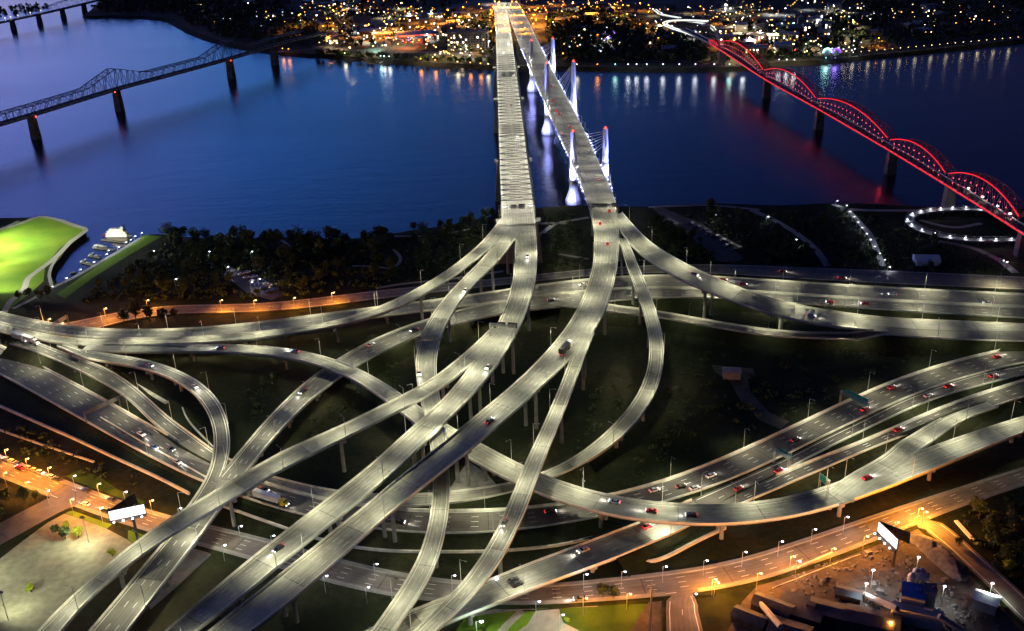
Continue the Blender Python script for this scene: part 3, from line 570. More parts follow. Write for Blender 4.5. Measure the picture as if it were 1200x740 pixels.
for a, b2, s, l in ((23,352,.7,'small round dark tree beside the winding pale path end'), (35,350,.8,'dark tree second from the winding pale path end'), (48,352,.95,'dark tree at the inlet tip above the orange road'), (57,350,.9,'dark tree nearest the grass slope of the inlet'), (146,380,1.0,'dark tree, first of the clump inside the orange road bend'), (160,377,1.25,'tallest dark tree in the clump inside the orange road bend'), (176,377,1.2,'dark tree in the middle of the clump inside the orange road bend'), (192,378,1.1,'dark tree next to the end of the clump inside the orange road bend'), (205,376,.9,'last small dark tree of the clump inside the orange road bend'),
  (706,702,.75,'dark round tree at the kerb of the lamp-lit street beside the lawn'), (719,703,.7,'second dark round tree beside the lawn, further from the lorry ramp'), (77,632,.8,'dark tree behind the bright bush on the parking lot'), (66,626,.7,'dark tree at the edge of the parking lot and slanting street'), (1122,642,.6,'dark tree on the verge of the orange side street'), (1166,672,.7,'dark tree half shading the orange side street'), (8,592,.9,'dark tree at the corner below the row of parked cars'), (30,590,.8,'dark tree beside the slanting side street'), (42,586,.6,'small dark tree by the street corner')):
    plant(P(a, b2, 0), random.randrange(5), s, l)
grove([(-20,598),(20,600),(40,594),(0,615)], 4, 'dark tree in the black wedge behind the slanting side street', 'trees in the black wedge', .6, .9, 3.5)
grove([(1130,600),(1195,580),(1230,690),(1190,690)], 16, 'dark tree in the unlit woods beyond the orange side street', 'trees in the unlit woods', .6, 1.0, 5)
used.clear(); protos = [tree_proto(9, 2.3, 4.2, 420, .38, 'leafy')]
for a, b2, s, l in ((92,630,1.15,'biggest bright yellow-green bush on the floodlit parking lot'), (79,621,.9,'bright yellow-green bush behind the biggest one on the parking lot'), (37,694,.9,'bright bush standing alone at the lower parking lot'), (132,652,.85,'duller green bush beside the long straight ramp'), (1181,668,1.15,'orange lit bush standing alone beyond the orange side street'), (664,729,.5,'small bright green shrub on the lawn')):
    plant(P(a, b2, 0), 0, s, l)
    TREES.pop()
# undergrowth in the dark riverside park and along the slopes
ug = MB(); rs3 = np.random.RandomState(8)
for poly, n in (([(135,325),(196,283),(385,287),(470,278),(585,258),(560,325),(440,336),(320,350),(170,352),(90,355)], 1500), ([(632,250),(690,250),(690,316),(620,316)], 220), ([(760,255),(1010,246),(1190,322),(900,312),(780,304)], 1100), ([(1010,262),(1060,272),(1180,300),(1180,322),(1040,314)], 200), ([(1100,590),(1240,560),(1260,720),(1200,700)], 260), ([(400,420),(470,390),(490,470),(350,520),(300,530)], 120), ([(620,440),(650,420),(700,400),(760,480),(640,550)], 160), ([(800,410),(1000,410),(1100,415),(900,500),(720,570),(760,500)], 260), ([(270,470),(330,430),(300,500)], 60), ([(0,492),(60,515),(160,560),(150,575),(60,545),(0,528)], 160)):
    w = px(poly); xs = [p[0] for p in w]; ys = [p[1] for p in w]
    for _ in range(n):
        q = np.array([rs3.uniform(min(xs), max(xs)), rs3.uniform(min(ys), max(ys)), 0])
        if not inpoly(q[0], q[1], w) or not free(q, 2.5): continue
        s3 = rs3.uniform(.7, 2.2)
        for _k in range(12):
            d = rs3.normal(size=3); d /= np.linalg.norm(d); d[2] = abs(d[2]); p = q+d*np.array([s3*1.5, s3*1.5, s3])*rs3.uniform(.5, 1); u = rs3.normal(size=3); u /= np.linalg.norm(u); v3 = np.cross(u, d+.01); v3 /= np.linalg.norm(v3); e = s3*.42; ug.add([p-u*e, p-v3*e, p+u*e, p+v3*e], [(0,1,2,3)])
tag(ug.build('undergrowth', M['leaf']), kind='stuff')
# far bank woods: one mass of clumps nobody could count
rs = np.random.RandomState(5); mb = MB()
def clumps(poly, n, zt=0, big=1.0):
    w = px(poly, zt); xs = [p[0] for p in w]; ys = [p[1] for p in w]; c = 0
    while c < n:
        x, y = rs.uniform(min(xs), max(xs)), rs.uniform(min(ys), max(ys))
        if not inpoly(x, y, w): continue
        c += 1; r = rs.uniform(3, 5.5)*big; h = rs.uniform(6, 12)*big
        for _ in range(26):
            d = rs.normal(size=3); d /= np.linalg.norm(d); p = np.array([x, y, zt+h*.6])+d*np.array([r, r, h*.42])*rs.uniform(.6, 1); u = rs.normal(size=3); u /= np.linalg.norm(u); q = np.cross(u, d+.01); q /= np.linalg.norm(q); s2 = rs.uniform(.8, 1.9)
            mb.add([p-u*s2, p-q*s2, p+u*s2, p+q*s2], [(0,1,2,3)])
clumps([(102,17),(170,17),(202,20),(228,35),(262,46),(330,54),(375,58),(372,30),(300,-5),(140,-10)], 900, 0, 1.2)
clumps([(520,30),(590,15),(582,40),(575,66),(525,60)], 110); clumps([(640,20),(700,12),(830,55),(828,72),(655,70),(640,45)], 620); clumps([(370,62),(580,74),(580,76),(372,66)], 80, 0, .7)
clumps([(640,74),(900,72),(960,68),(960,60),(830,66),(645,66)], 120, 0, .7); clumps([(960,66),(1250,36),(1250,0),(1000,0),(960,30)], 620); clumps([(840,30),(960,30),(950,62),(850,64)], 120); clumps([(-40,22),(20,18),(60,10),(60,5),(0,11),(-40,14)], 60, -5, .8); clumps([(380,5),(520,0),(560,25),(420,58),(380,55)], 170)
tag(mb.build('woods', M['leaf']), kind='stuff')
# ------------------------------------------------------------------ lamps
ORD = ['first','second','third','fourth','fifth','sixth','seventh','eighth','ninth','tenth','eleventh','twelfth','thirteenth','fourteenth','fifteenth','sixteenth','seventeenth','eighteenth','nineteenth','twentieth','twenty-first','twenty-second','twenty-third','twenty-fourth','twenty-fifth','twenty-sixth','twenty-seventh','twenty-eighth','twenty-ninth','thirtieth']
LP = 1.0; HL = {}
WARM, ORANGE, COOL = (1.0,.96,.63), (1.0,.33,.03), (.78,.84,1.0)
def hw_proto():
    t = thing('lamp_post', 'lamp post', 'lamp post'); h = 11.5
    MB().bar((0,0,0), (0,0,h), .16, 7, .09).build('pole', M['steel'], t); MB().bar((0,0,h-.1), (2.3,0,h+.25), .07, 5).build('arm', M['steel'], t)
    b = MB(); b.box((2.6,0,h+.25), (.95,.42,.2), 0, 0, .7).build('lamp_head', M['steel'], t); MB().box((2.6,0,h+.14), (.6,.3,.03)).build('lens', M['lensw'], t.children[-1]); return t
def globe_proto(name, m, h=8.0, r=.45):
    t = thing(name, 'lamp', 'street lamp'); MB().bar((0,0,0), (0,0,h), .12, 7, .08).build('pole', M['steel'], t)
    MB().bar((0,0,h-.1), (1.1,0,h+.1), .06, 5).build('arm', M['steel'], t); g = MB().ell((1.3,0,h), (r,r,r*.7), 8, 6).build('lamp_globe', M[m], t, smooth=True)
    MB().ell((1.3,0,h+.2), (r*.8,r*.8,r*.35), 8, 5).build('cap', M['signback'], g); return t
HWP = hw_proto(); GLO = {'o': globe_proto('street_lamp', 'lenso'), 'b': globe_proto('street_lamp', 'lensb')}; fresh = {id(HWP): True}
def inst(p):
    if fresh.pop(id(p), None): return p
    return copy_tree(p)
for p in GLO.values(): fresh[id(p)] = True
LIGHTDATA = {}
def shared_light(key, kind, color, power, size=.4, cone=150, blend=.8):
    if key not in LIGHTDATA:
        l = bpy.data.lights.new('lamp_light', kind); l.color = color; l.energy = power; l.shadow_soft_size = size
        if kind == 'SPOT': l.spot_size = rad(cone); l.spot_blend = blend
        LIGHTDATA[key] = l
    return LIGHTDATA[key]
def attach(o, key, loc, rot=(0,0,0)):
    l = bpy.data.objects.new('lamp_light', LIGHTDATA[key]); C.objects.link(l); l.location = loc; l.rotation_euler = rot; l.parent = o; return l
HP = 1.0
for k, mul in (('hi', 1.25), ('mid', .9), ('lo', .55), ('dim', .28)): shared_light('hw_'+k, 'SPOT', WARM, 520*mul*HP, .35, 148, .75)
def hw_lamps(rid, desc, spacing, side, start=18, level='mid', skip=(), alt=False, s0=0, s1=1e9, scale=1.0):
    o = ROADS[rid]; s = start; c = 0; sd = side
    while s < min(o.s[-1]-3, s1):
        i = min(int(np.searchsorted(o.s, s)), len(o.c)-1); s += spacing
        if s < s0: continue
        if alt: sd = -sd
        q = o.c[i]+o.n[i]*sd*(o.hw[i]+.12); sd0 = sd
        if inside(q, rid, .3, 6): sd = -sd; q = o.c[i]+o.n[i]*sd*(o.hw[i]+.12)
        if any(np.hypot(*(o.c[i]-P(a, b2, o.c[i][2]))[:2]) < r for a, b2, r in skip): continue
        if inside(q, rid, .3, 6): continue
        bad = False; clear = 99                                   # no pole may pierce a road passing above
        for k, p in ROADS.items():
            j, lat, d = near(p, q)
            if k != rid and d < p.hw[j]+.8 and 0 < p.c[j, 2]-q[2] < 15: clear = min(clear, p.c[j, 2]-q[2]-2.2)
        if clear < 4: continue
        t = inst(HWP); a = o.n[i]*-sd; sd = sd0; t.location = V(q-np.array([0,0,.3])); t.rotation_euler = (0,0,math.atan2(a[1], a[0])); t.scale = (1, 1, min(scale, clear/12.2))
        t['label'] = '%s slim grey lamp post along the %s' % (ORD[min(c, 29)], desc); t['group'] = 'lamp posts along the interchange roads'; c += 1
        attach(t, 'hw_'+level, (2.6,0,11.6), (0, rad(-6), 0))
hw_lamps('K0', 'broad viaduct below the truss bridge', 30, 1, 10, 'hi', [(262,705,18)], alt=True)
hw_lamps('KB', 'long straight ramp above all others', 34, 1, 14, 'mid')
hw_lamps('L0', 'broad viaduct below the cable-stayed bridge', 30, 1, 6, 'hi', [(560,520,22),(525,545,16),(330,705,16),(640,440,0)], alt=True)
hw_lamps('LB', 'straight branch ramp beside the lorry fork', 30, -1, 10, 'mid', ())
hw_lamps('R1', 'ramp above the dark riverside trees', 34, -1, 12, 'mid'); hw_lamps('R2', 'S-shaped diving ramp', 25, 1, 8, 'mid', [(500,390,8)], alt=True)
hw_lamps('C1', 'far expressway carriageway', 42, -1, 12, 'mid'); hw_lamps('C2', 'near expressway carriageway', 40, 1, 20, 'mid')
hw_lamps('S1', 'long winding ramp', 38, 1, 100, 'mid', [(930,592,9)]); hw_lamps('R4', 'ramp toward the red bridge', 38, 1, 16, 'mid'); hw_lamps('R5', 'narrow loop ramp', 40, 1, 14, 'lo', s1=330)
hw_lamps('C3', 'thin slip road', 45, -1, 30, 'lo'); hw_lamps('Q', 'tight hooked ramp', 36, 1, 10, 'lo'); hw_lamps('M2', 'curving slip road', 40, 1, 24, 'lo')
hw_lamps('G1', 'sunken main carriageway', 44, -1, 20, 'lo', [(930,520,20)]); hw_lamps('G2', 'near highway carriageway', 46, 1, 34, 'lo', [(905,563,14)]); hw_lamps('T1', 'short pale slip road', 30, -1, 12, 'mid'); hw_lamps('T2', 'wide climbing slip road', 44, -1, 24, 'lo'); hw_lamps('X', 'wide overpass beside the lawn', 36, 1, 22, 'mid', [(690,655,12)])
hw_lamps('RR', 'riverside road', 34, -1, 596, 'hi', s0=600, scale=.8)
shared_light('gl_o', 'POINT', ORANGE, 600, .5); shared_light('gl_b', 'POINT', COOL, 38, .5); shared_light('gl_O', 'POINT', ORANGE, 1500, .5); shared_light('gl_r', 'POINT', (1,.35,.3), 2.2, .3); shared_light('gl_w', 'POINT', (.9,.95,1), 3.5, .3)
def globes(kind, pts, desc, key=None, h=8.0, group='street lamps'):
    for k, (a, b2) in enumerate(pts):
        t = inst(GLO[kind]); q = P(a, b2, h); t.location = (q[0]-1.0, q[1], 0); t.scale = (1, 1, h/8.0)
        t['label'] = '%s %s' % (ORD[k], desc); t['group'] = group; attach(t, key or 'gl_'+kind, (1.3, 0, 7.2))
globes('b', [(211,595.7),(282,616.6),(320,628),(262.7,639),(301,651),(341,663),(382,675),(431,688),(441,661),(532,674.5),(581,678),(631,705),(687,673),(731.6,670),(780,664),(828,657),(873.5,647),(815,696),(916,634.6),(955,620.5),(993,606),(936.5,658)], 'white street lamp along the lamp-lit street, counted from the billboard side', group='white lamps along the street')
globes('o', [(6,554),(32,565),(84.6,585),(116,567),(178,586.5),(58,548),(119,595),(7.6,527),(32,537.6)], 'orange street lamp by the row of parked cars', group='orange lamps along the street')
globes('b', [(87,557.6),(56,575),(147,576.5)], 'white lamp among the orange ones by the parked cars', group='white lamps among the orange ones')
globes('o', [(686.5,701),(738,696),(841,683),(891,672),(977.6,643),(1016,628.6),(930,652),(1052,612)], 'orange street lamp on the way to the lower billboard', group='orange lamps toward the lower billboard')
globes('o', [(838,679),(1085.4,600),(1080,596)], 'orange lamp at the bright orange junctions', 'gl_O', group='orange junction lamps')
globes('o', [(58,374),(73,379),(123.5,361.6),(173,352),(259.5,352),(299,352),(345,349),(390.5,343)], 'orange lamp on the riverside road under the trees', 'gl_o', group='orange lamps on the riverside road')
globes('b', [(166,273),(153,281),(158,277),(147.6,284),(139,289.5),(127,293.5),(124.6,298),(110,307),(94,316),(77.5,326),(61,336),(44.6,345)], 'small white lamp along the marina bank', 'gl_w', 4, 'lamps on the marina bank')
globes('b', [(981,235.5),(992,241),(996,248),(1001,254),(1005.5,260.5),(1010,267),(1015.5,274),(1020,281),(1025,289),(1031,297),(1036.5,304.5),(1042.5,313)], 'small white lamp on the straight path to the shore', 'gl_r', 4, 'lamps on the straight path')
globes('b', [(1079,247),(1069,250),(1063,257),(1068,263),(1080,269),(1096,273),(1113,276.5),(1131,278.5),(1149,279.5),(1167,280),(1185,279.5),(1090,245),(1102,244),(1116,243),(1132,243),(1149,244)], 'pinkish lamp around the spiral walkway', 'gl_r', 5, 'lamps around the spiral walkway')
globes('b', [(245,295),(295,295),(267,313),(295,331),(304,327),(180,294),(206,327),(933,281),(900,254),(600+238,190+62),(1180,307)], 'faint park lamp among the trees', 'gl_w', 5, 'park lamps among the trees')
shared_light('gl_n', 'POINT', (.7,1,.75), 260, .5)
t = inst(GLO['b']); q = P(562,729,9); t.location = (q[0]-1.3, q[1], 0); t.scale = (1.5,1.5,1.15); t['label'] = 'large greenish-white lamp on the lawn beside the overpass'; attach(t, 'gl_n', (1.3,0,7))
t = copy_tree(GLO['b']); [bpy.data.objects.remove(c) for c in list(t.children) if c.type == 'LIGHT']; q = P(660,718,9); t.location = (q[0]-1.3, q[1], 0); t['label'] = 'greenish-white lamp over the pale forecourt between the lawns'; attach(t, 'gl_n', (1.3,0,7))
# floodlights: parking lot and sports lawn
def flood(loc, h, heads, label, power, color, cone=100, energy_blend=.6):
    t = thing('floodlight_mast', label, 'floodlight', loc); MB().bar((0,0,0), (0,0,h), .22, 8, .12).build('mast', M['steel'], t)
    for k, (tx, ty) in enumerate(heads):
        d = np.array([tx-loc[0], ty-loc[1]]); d /= np.linalg.norm(d); a = math.atan2(d[1], d[0])
        f = MB().box((d[0]*.6, d[1]*.6, h-.1), (.7,.9,.5), a).build('floodlight', M['signback'], t)
        l = light('SPOT', color, power, (d[0]*1.2, d[1]*1.2, h-.4), t, .4, cone, energy_blend); l.rotation_euler = (Vector((tx, ty, 0))-Vector((loc[0], loc[1], h))).to_track_quat('-Z', 'Y').to_euler()
    return t
LOTC = (1.0,1.0,.66); A = P(104,636,0); T1 = P(60,660,0); B3 = P(10,727,0)
flood(A, 13, [tuple(P(90,628)[:2]), tuple(P(70,655)[:2]), tuple(P(135,650)[:2])], 'tall lamp mast beside the biggest bright bush', 1000, LOTC, 140)
flood(B3, 13, [tuple(P(40,705)[:2]), tuple(P(15,690)[:2])], 'lamp mast at the lower edge of the parking lot', 900, LOTC, 140)
flood(P(-22,680,0), 13, [tuple(P(20,670)[:2])], 'lamp mast on the far edge of the parking lot', 1000, LOTC, 140)
FLC = (.97,1.0,.72)
flood(P(-24,300,0), 26, [tuple(P(55,290)[:2]), tuple(P(70,268)[:2])], 'tallest floodlight mast beside the bright lawn, throwing light to its far corner', 16000, FLC, 90)
flood(P(-22,318,0), 24, [tuple(P(20,290)[:2]), tuple(P(20,318)[:2])], 'tall floodlight mast beside the bright lawn, nearer the street', 12500, FLC, 110)
flood(P(-30,288,0), 24, [tuple(P(20,280)[:2]), tuple(P(60,275)[:2])], 'tall floodlight mast beside the bright lawn, nearer the river', 12500, FLC, 110)
flood(P(-6,345,0), 18, [tuple(P(22,328)[:2])], 'floodlight mast near the end of the winding pale path', 5000, FLC, 120)
# ------------------------------------------------------------------ river bridges
def st(o, s): 
    i = np.clip(s, 0, o.s[-1]); c = np.array([np.interp(i, o.s, o.c[:, k]) for k in range(3)]); n = o.n[min(int(np.searchsorted(o.s, i)), len(o.c)-1)]; return c, n
def s_of(rid, a, b2): return ROADS[rid].s[at_road(rid, a, b2)[0]]
Z3 = np.array([0,0,1.0])
def truss(o, s0, s1, panel, hfun, r=.4, mat_='dsteel', brace=True, off=.6, sides=(1,-1), names='truss'):
    k = max(2, int(round((s1-s0)/panel))); ss = np.linspace(s0, s1, k+1); tops = {}
    for sd in sides:
        mb = MB(); prev = None
        for j, s in enumerate(ss):
            c, n = st(o, s); i = min(int(np.searchsorted(o.s, s)), len(o.c)-1); e = sd*(o.hw[i]+off); lo = c+n*e-Z3*.3; hi = c+n*e+Z3*hfun(s); tops[(sd, j)] = hi
            if hfun(s) > .5: mb.bar(lo, hi, r*.6, 4)
            if prev is not None:
                plo, phi = prev; mb.bar(plo, lo, r, 4); mb.bar(phi, hi, r, 4); mb.bar(*((plo, hi) if j % 2 else (phi, lo)), r*.55, 4)
            prev = (lo, hi)
        mb.build(names, M[mat_], o.root)
    if brace:
        mb = MB()
        for j in range(k+1):
            a, b2 = tops[(1, j)], tops[(-1, j)]; mb.bar(a, b2, r*.75, 4)
            if j < k: mb.bar(a, tops[(-1, j+1)], r*.45, 4); mb.bar(b2, tops[(1, j+1)], r*.45, 4)
        mb.build('top_bracing', M[mat_], o.root)
    return ss, tops
def stone_pier(o, s, w, d, label=None, m='stone'):
    c, n = st(o, s); a = math.atan2(n[1], n[0]); mb = MB(); mb.box((c[0], c[1], (c[2]-1.5+WATER-3)/2), (w*1.25, d*1.5, c[2]-1.5-WATER+3), a, 0, .8); mb.box((c[0], c[1], c[2]-1.3), (w*1.15, d*1.4, .9), a); mb.build('pier', M[m], o.root)
# truss bridge with the lit roadway
o = ROADS['BK']; a0, a1 = s_of('BK', 590, 78), s_of('BK', 606, 256); pk = [a0+(a1-a0)*.3, a0+(a1-a0)*.72]
truss(o, a0, a1, 11.5, lambda s: 13+7*max(0, 1-min(abs(s-p) for p in pk)/60), .34)
for s in (a0-2, pk[0], pk[1], a1+1): stone_pier(o, s, 26, 6, m='pier')
shared_light('kb', 'SPOT', (1,.95,.74), 330, .4, 160, .6); s = 6; k = 0
while s < o.s[-1]-4:
    c, n = st(o, s); i = min(int(np.searchsorted(o.s, s)), len(o.c)-1); sd = 1 if k % 2 else -1; q = c+n*sd*(o.hw[i]-1)+Z3*10; lh = MB().box(tuple(q+n*-sd*1.2), (1.2,.5,.25), math.atan2(n[1], n[0])); lh.bar(q+n*sd*1.2, q-n*sd*.8, .07, 4); b2 = lh.build('lamp_head', M['steel'], o.root)
    l = bpy.data.objects.new('lamp_light', LIGHTDATA['kb']); C.objects.link(l); l.location = V(q-n*sd*1.4-Z3*.3); l.parent = b2; s += 8.5 if k % 2 else .01; k += 1
# cable-stayed bridge: six floodlit towers with fans of cables
o = ROADS['BL']; shared_light('tw', 'SPOT', (.31,.35,1.0), 8500, .5, 44, .8); shared_light('twb', 'SPOT', (.30,.34,1.0), 1900, .5, 90, .8)
for bl, br, h in (((624,107),(648.5,104),57), ((642,157),(672.5,154),68.5), ((672,238),(709,234),58)):
    for sd, bp_ in ((1, bl), (-1, br)):
        b0 = P(*bp_, WATER); j, lat, _ = at_road('BL', *bp_); d = np.linalg.norm(o.c[:, :2]-b0[:2], axis=1); j = int(d.argmin()); tdir = o.t[j].copy(); tdir[2] = 0
        if tdir[1] > 0: tdir = -tdir
        out = (b0-o.c[j]); out[2] = 0; out /= np.linalg.norm(out)
        mb = MB(); pr = [(-2,6.2),(3,6.4),(7,5.0),(11,3.6),(16,2.9),(30,2.7),(h,1.9)]
        for (z0, r0), (z1, r1) in zip(pr, pr[1:]): mb.bar((b0[0], b0[1], WATER+z0), (b0[0], b0[1], WATER+z1), r0, 10, r1)
        tw = mb.build('tower', M['tower'], o.root); top = np.array([b0[0], b0[1], WATER+h]); MB().ell(tuple(top+Z3*.7), (.8,.8,.8)).build('beacon', M['beacon'], tw)
        cb = MB(); ld = []
        for q in range(1, 8):
            for dr in (1, -1):
                i = int(np.clip(np.searchsorted(o.s, o.s[j]+dr*(8+q*9.5)), 0, len(o.c)-1)); lat = np.sign(np.dot(out, o.n[i])); an = o.c[i]+o.n[i]*lat*(o.hw[i]+.7)+Z3*.4
                if 0 < i < len(o.c)-1: cb.bar(top-Z3*(2+(7-q)*1.6), an, .2, 4); ld.append(tuple(an+Z3*.5))
        cb.build('stay_cable', M['cable'], tw); [MB().ell(e_, (.5,.5,.5), 6, 4).build('marker_light', M['blueled'], tw) for e_ in ld]
        for off, hz, key, th in ((11, 30, 'tw', h*.85), (10, 26, 'tw', h*.66), (8, 24, 'tw', h*.48), (13, 8, 'twb', 6), (14, 22, 'tw', 24)):
            p0 = b0+tdir*off+out*5; p0[2] = WATER+hz; tg = np.array([b0[0], b0[1], WATER+th]); l = bpy.data.objects.new('flood_light', LIGHTDATA[key]); C.objects.link(l); l.location = V(p0); l.rotation_euler = (V(tg)-V(p0)).to_track_quat('-Z', 'Y').to_euler(); l.parent = tw
for sd in (1, -1):   # blue edge lights along the deck
    ld = MB(); s = s_of('BL', 625, 66)
    while s < o.s[-1]-2:
        c, n = st(o, s); i = min(int(np.searchsorted(o.s, s)), len(o.c)-1); ld.ell(tuple(c+n*sd*(o.hw[i]+.55)+Z3*.5), (.2,.2,.2), 5, 4); s += 16
    ld.build('edge_light_strip', M['blueled'], o.root)
shared_light('lb', 'SPOT', (1,.94,.74), 330, .4, 156, .7); s = 8; k = 0
while s < o.s[-1]-2:
    c, n = st(o, s); sd = 1 if k % 2 else -1; i = min(int(np.searchsorted(o.s, s)), len(o.c)-1); q = c+n*sd*(o.hw[i]-.2); lh = MB(); lh.bar(q, q+Z3*10, .12, 5); lh.bar(q+Z3*10, q+Z3*10.2-n*sd*1.8, .07, 4); lh.box(tuple(q+Z3*10.1-n*sd*2), (.8,.4,.18), math.atan2(n[1], n[0])); b2 = lh.build('lamp_post', M['steel'], o.root)
    l = bpy.data.objects.new('lamp_light', LIGHTDATA['lb']); C.objects.link(l); l.location = V(q+Z3*9.9-n*sd*2); l.parent = b2; s += 24 if k % 2 else .01; k += 1
# old truss bridge with peaks
o = ROADS['BC']; ps = [s_of('BC', 135, 105), s_of('BC', 270, 69)]
truss(o, 4, s_of('BC', 352, 45), 8.5, lambda s: 10+13*max(0, 1-min(abs(s-p) for p in ps)/46), .5, off=.5)
for a, b2 in ((38,135),(135,105),(270,69),(322,54)): stone_pier(o, s_of('BC', a, b2), 8, 4)
for a, b2 in ((41,136),(137,107),(273,70)):
    c, n = st(o, s_of('BC', a, b2)); MB().ell(tuple(c-n*np.sign(n[1])*6.5-Z3*1.2), (.7,.7,.7), 6, 4).build('navigation_light', M['beacon'], o.root)
# red arched footbridge
o = ROADS['BF']; pp = [(848,58),(897,92),(962,127),(1047,176),(1115,217),(1203,272)]; ss = [0]+[s_of('BF', *q) for q in pp]; side = 1 if o.n[len(o.c)//2][1] < 0 else -1; shared_light('rl', 'SPOT', (1,.03,.04), 75, .6, 165, .4)
for k, (s0, s1) in enumerate(zip(ss, ss[1:])):
    s0 += 2.5; s1 -= 2.5; hm = (6, 20, 20, 19, 17, 19)[k]; he = (3, 9, 9, 9, 8.5, 9)[k]
    if k == 0: s0 = max(s0, s1-40)
    hf = lambda s: he+(hm-he)*max(0, 1-((s-(s0+s1)/2)/((s1-s0)/2))**2)
    q, tops = truss(o, s0, s1, 8, hf, .36, 'rsteel', off=.4)
    led = MB(); dots = MB()
    for j in range(len(q)-1):
        led.bar(tops[(side, j)]+Z3*.5, tops[(side, j+1)]+Z3*.5, .34, 5)
        if j:
            for f in (.3, .6): c = tops[(side, j)]; dots.ell(tuple(c-Z3*hf(q[j])*f+o.n[0]*side*.3), (.42,.42,.42), 5, 3)
    led.build('top_led_line', M['redled'], o.root); dots.build('led_node', M['redled2'], o.root)
    for f in (.12, .37, .63, .88):
        c, n = st(o, s0+(s1-s0)*f); l = bpy.data.objects.new('red_light', LIGHTDATA['rl']); C.objects.link(l); l.location = V(c+Z3*.6); l.rotation_euler = (math.pi, 0, 0); l.parent = o.root
led = MB(); n_ = len(o.c); i0 = int(np.searchsorted(o.s, ss[1]-40))
for i in range(i0, n_-1): led.bar(o.c[i]+o.n[i]*side*(o.hw[i]+.6)+Z3*.2, o.c[i+1]+o.n[i+1]*side*(o.hw[i+1]+.6)+Z3*.2, .32, 5)
led.build('deck_led_line', M['redled'], o.root)
for q in pp:
    s = s_of('BF', *q); stone_pier(o, s, 7, 4); c, n = st(o, s); l = bpy.data.objects.new('red_light', LIGHTDATA['rl']); C.objects.link(l); l.location = V(c+n*side*8-Z3*3); l.parent = o.root
for a, b2 in ((1135,226),(1151,236),(1170,246),(1188,256)):
    c, n = st(o, s_of('BF', a, b2)); MB().ell(tuple(c+Z3*3.4-n*side*2), (.9,.9,.45), 6, 4).build('deck_lamp', M['lensw'], o.root)
# distant bridge upstream
o = ROADS['BR']; truss(o, s_of('BR', 60, 14), o.s[-1]-2, 14, lambda s: 9+4*math.sin(s*.03)**2, .35, off=.4)
for k in range(9): stone_pier(o, 10+k*(o.s[-1]-20)/8, 7, 4)
for a, b2 in ((8,23.5),(16,22),(24,20),(40,17),(55,14.5)):
    c, n = st(o, s_of('BR', a, b2+2)); MB().bar(c, c+Z3*5, .15, 5).ell(tuple(c+Z3*5.5), (1.3,1.3,1.0), 6, 4).build('lamp', M['farlamp'], o.root)
# spiral walkway near the red bridge and the white lit ramp on the far bank
def walkway(pts, z, w, label, name, rail=None, rr=.35, zend=None):
    c = smooth(densify(px(pts, z), 4), 4); n = len(c); zs = np.linspace(z, zend if zend is not None else z, n); c[:, 2] = zs; t = np.gradient(c, axis=0); t[:, 2] = 0; t /= np.linalg.norm(t, axis=1)[:, None]; nn = np.stack([-t[:, 1], t[:, 0], 0*t[:, 0]], 1)*w/2
    r = thing(name, label, 'walkway'); mb = MB(); vs = []; fs = []
    for k in range(n):
        for q, dz in ((nn[k], 0), (nn[k], -.8), (-nn[k], -.8), (-nn[k], 0)): vs.append(tuple(c[k]+q+Z3*dz))
    for k in range(n-1):
        for a in range(4): fs.append((4*k+a, 4*k+4+a, 4*k+4+(a+1) % 4, 4*k+(a+1) % 4))
    mb.add(vs, fs).build('deck', M['path'], r)
    for sg in (1, -1):
        rb = MB()
        for k in range(n-1): rb.bar(c[k]+nn[k]*sg+Z3*1.1, c[k+1]+nn[k+1]*sg+Z3*1.1, rr, 4)
        rb.build('handrail', M[rail or 'steel'], r)
    pb = MB()
    for k in range(6, n, 9):
        if c[k, 2] > 2.5: MB().bar((c[k,0], c[k,1], WATER), (c[k,0], c[k,1], c[k,2]-.8), .6, 7).build('post', M['pier'], r)
    return r
walkway([(1196,280),(1175,281),(1150,281.5),(1120,279.5),(1096,274.5),(1076,268.5),(1064,259),(1067,252),(1080,248),(1100,245.5),(1120,244.5),(1145,245),(1170,247),(1200,252)], 3.5, 6, 'curving spiral walkway edged with pinkish lamps under the red footbridge', 'spiral_walkway', None, .08)
M['ledw'] = emis('white_strip_light', (.95,1,.9), .9)
walkway([(829,49),(818,43),(803,37),(789,32),(780,27.5),(779,24),(786,21.5),(800,20.5),(815,20.5),(830,21)], 12, 6, 'white lit hairpin ramp on the far bank at the end of the red footbridge', 'hairpin_ramp', 'ledw', .9, 6)
walkway([(806,26),(820,27.5),(832,31),(838,37)], 4, 5, 'short curved white lit path inside the hairpin ramp', 'curved_path', 'ledw', .6); walkway([(767,12),(775,18),(785,20),(797,22)], 4, 5, 'white lit approach path above the hairpin ramp', 'approach_path', 'ledw', .6)
M['amberw'] = emis('amber_window', (1,.62,.22), 4)
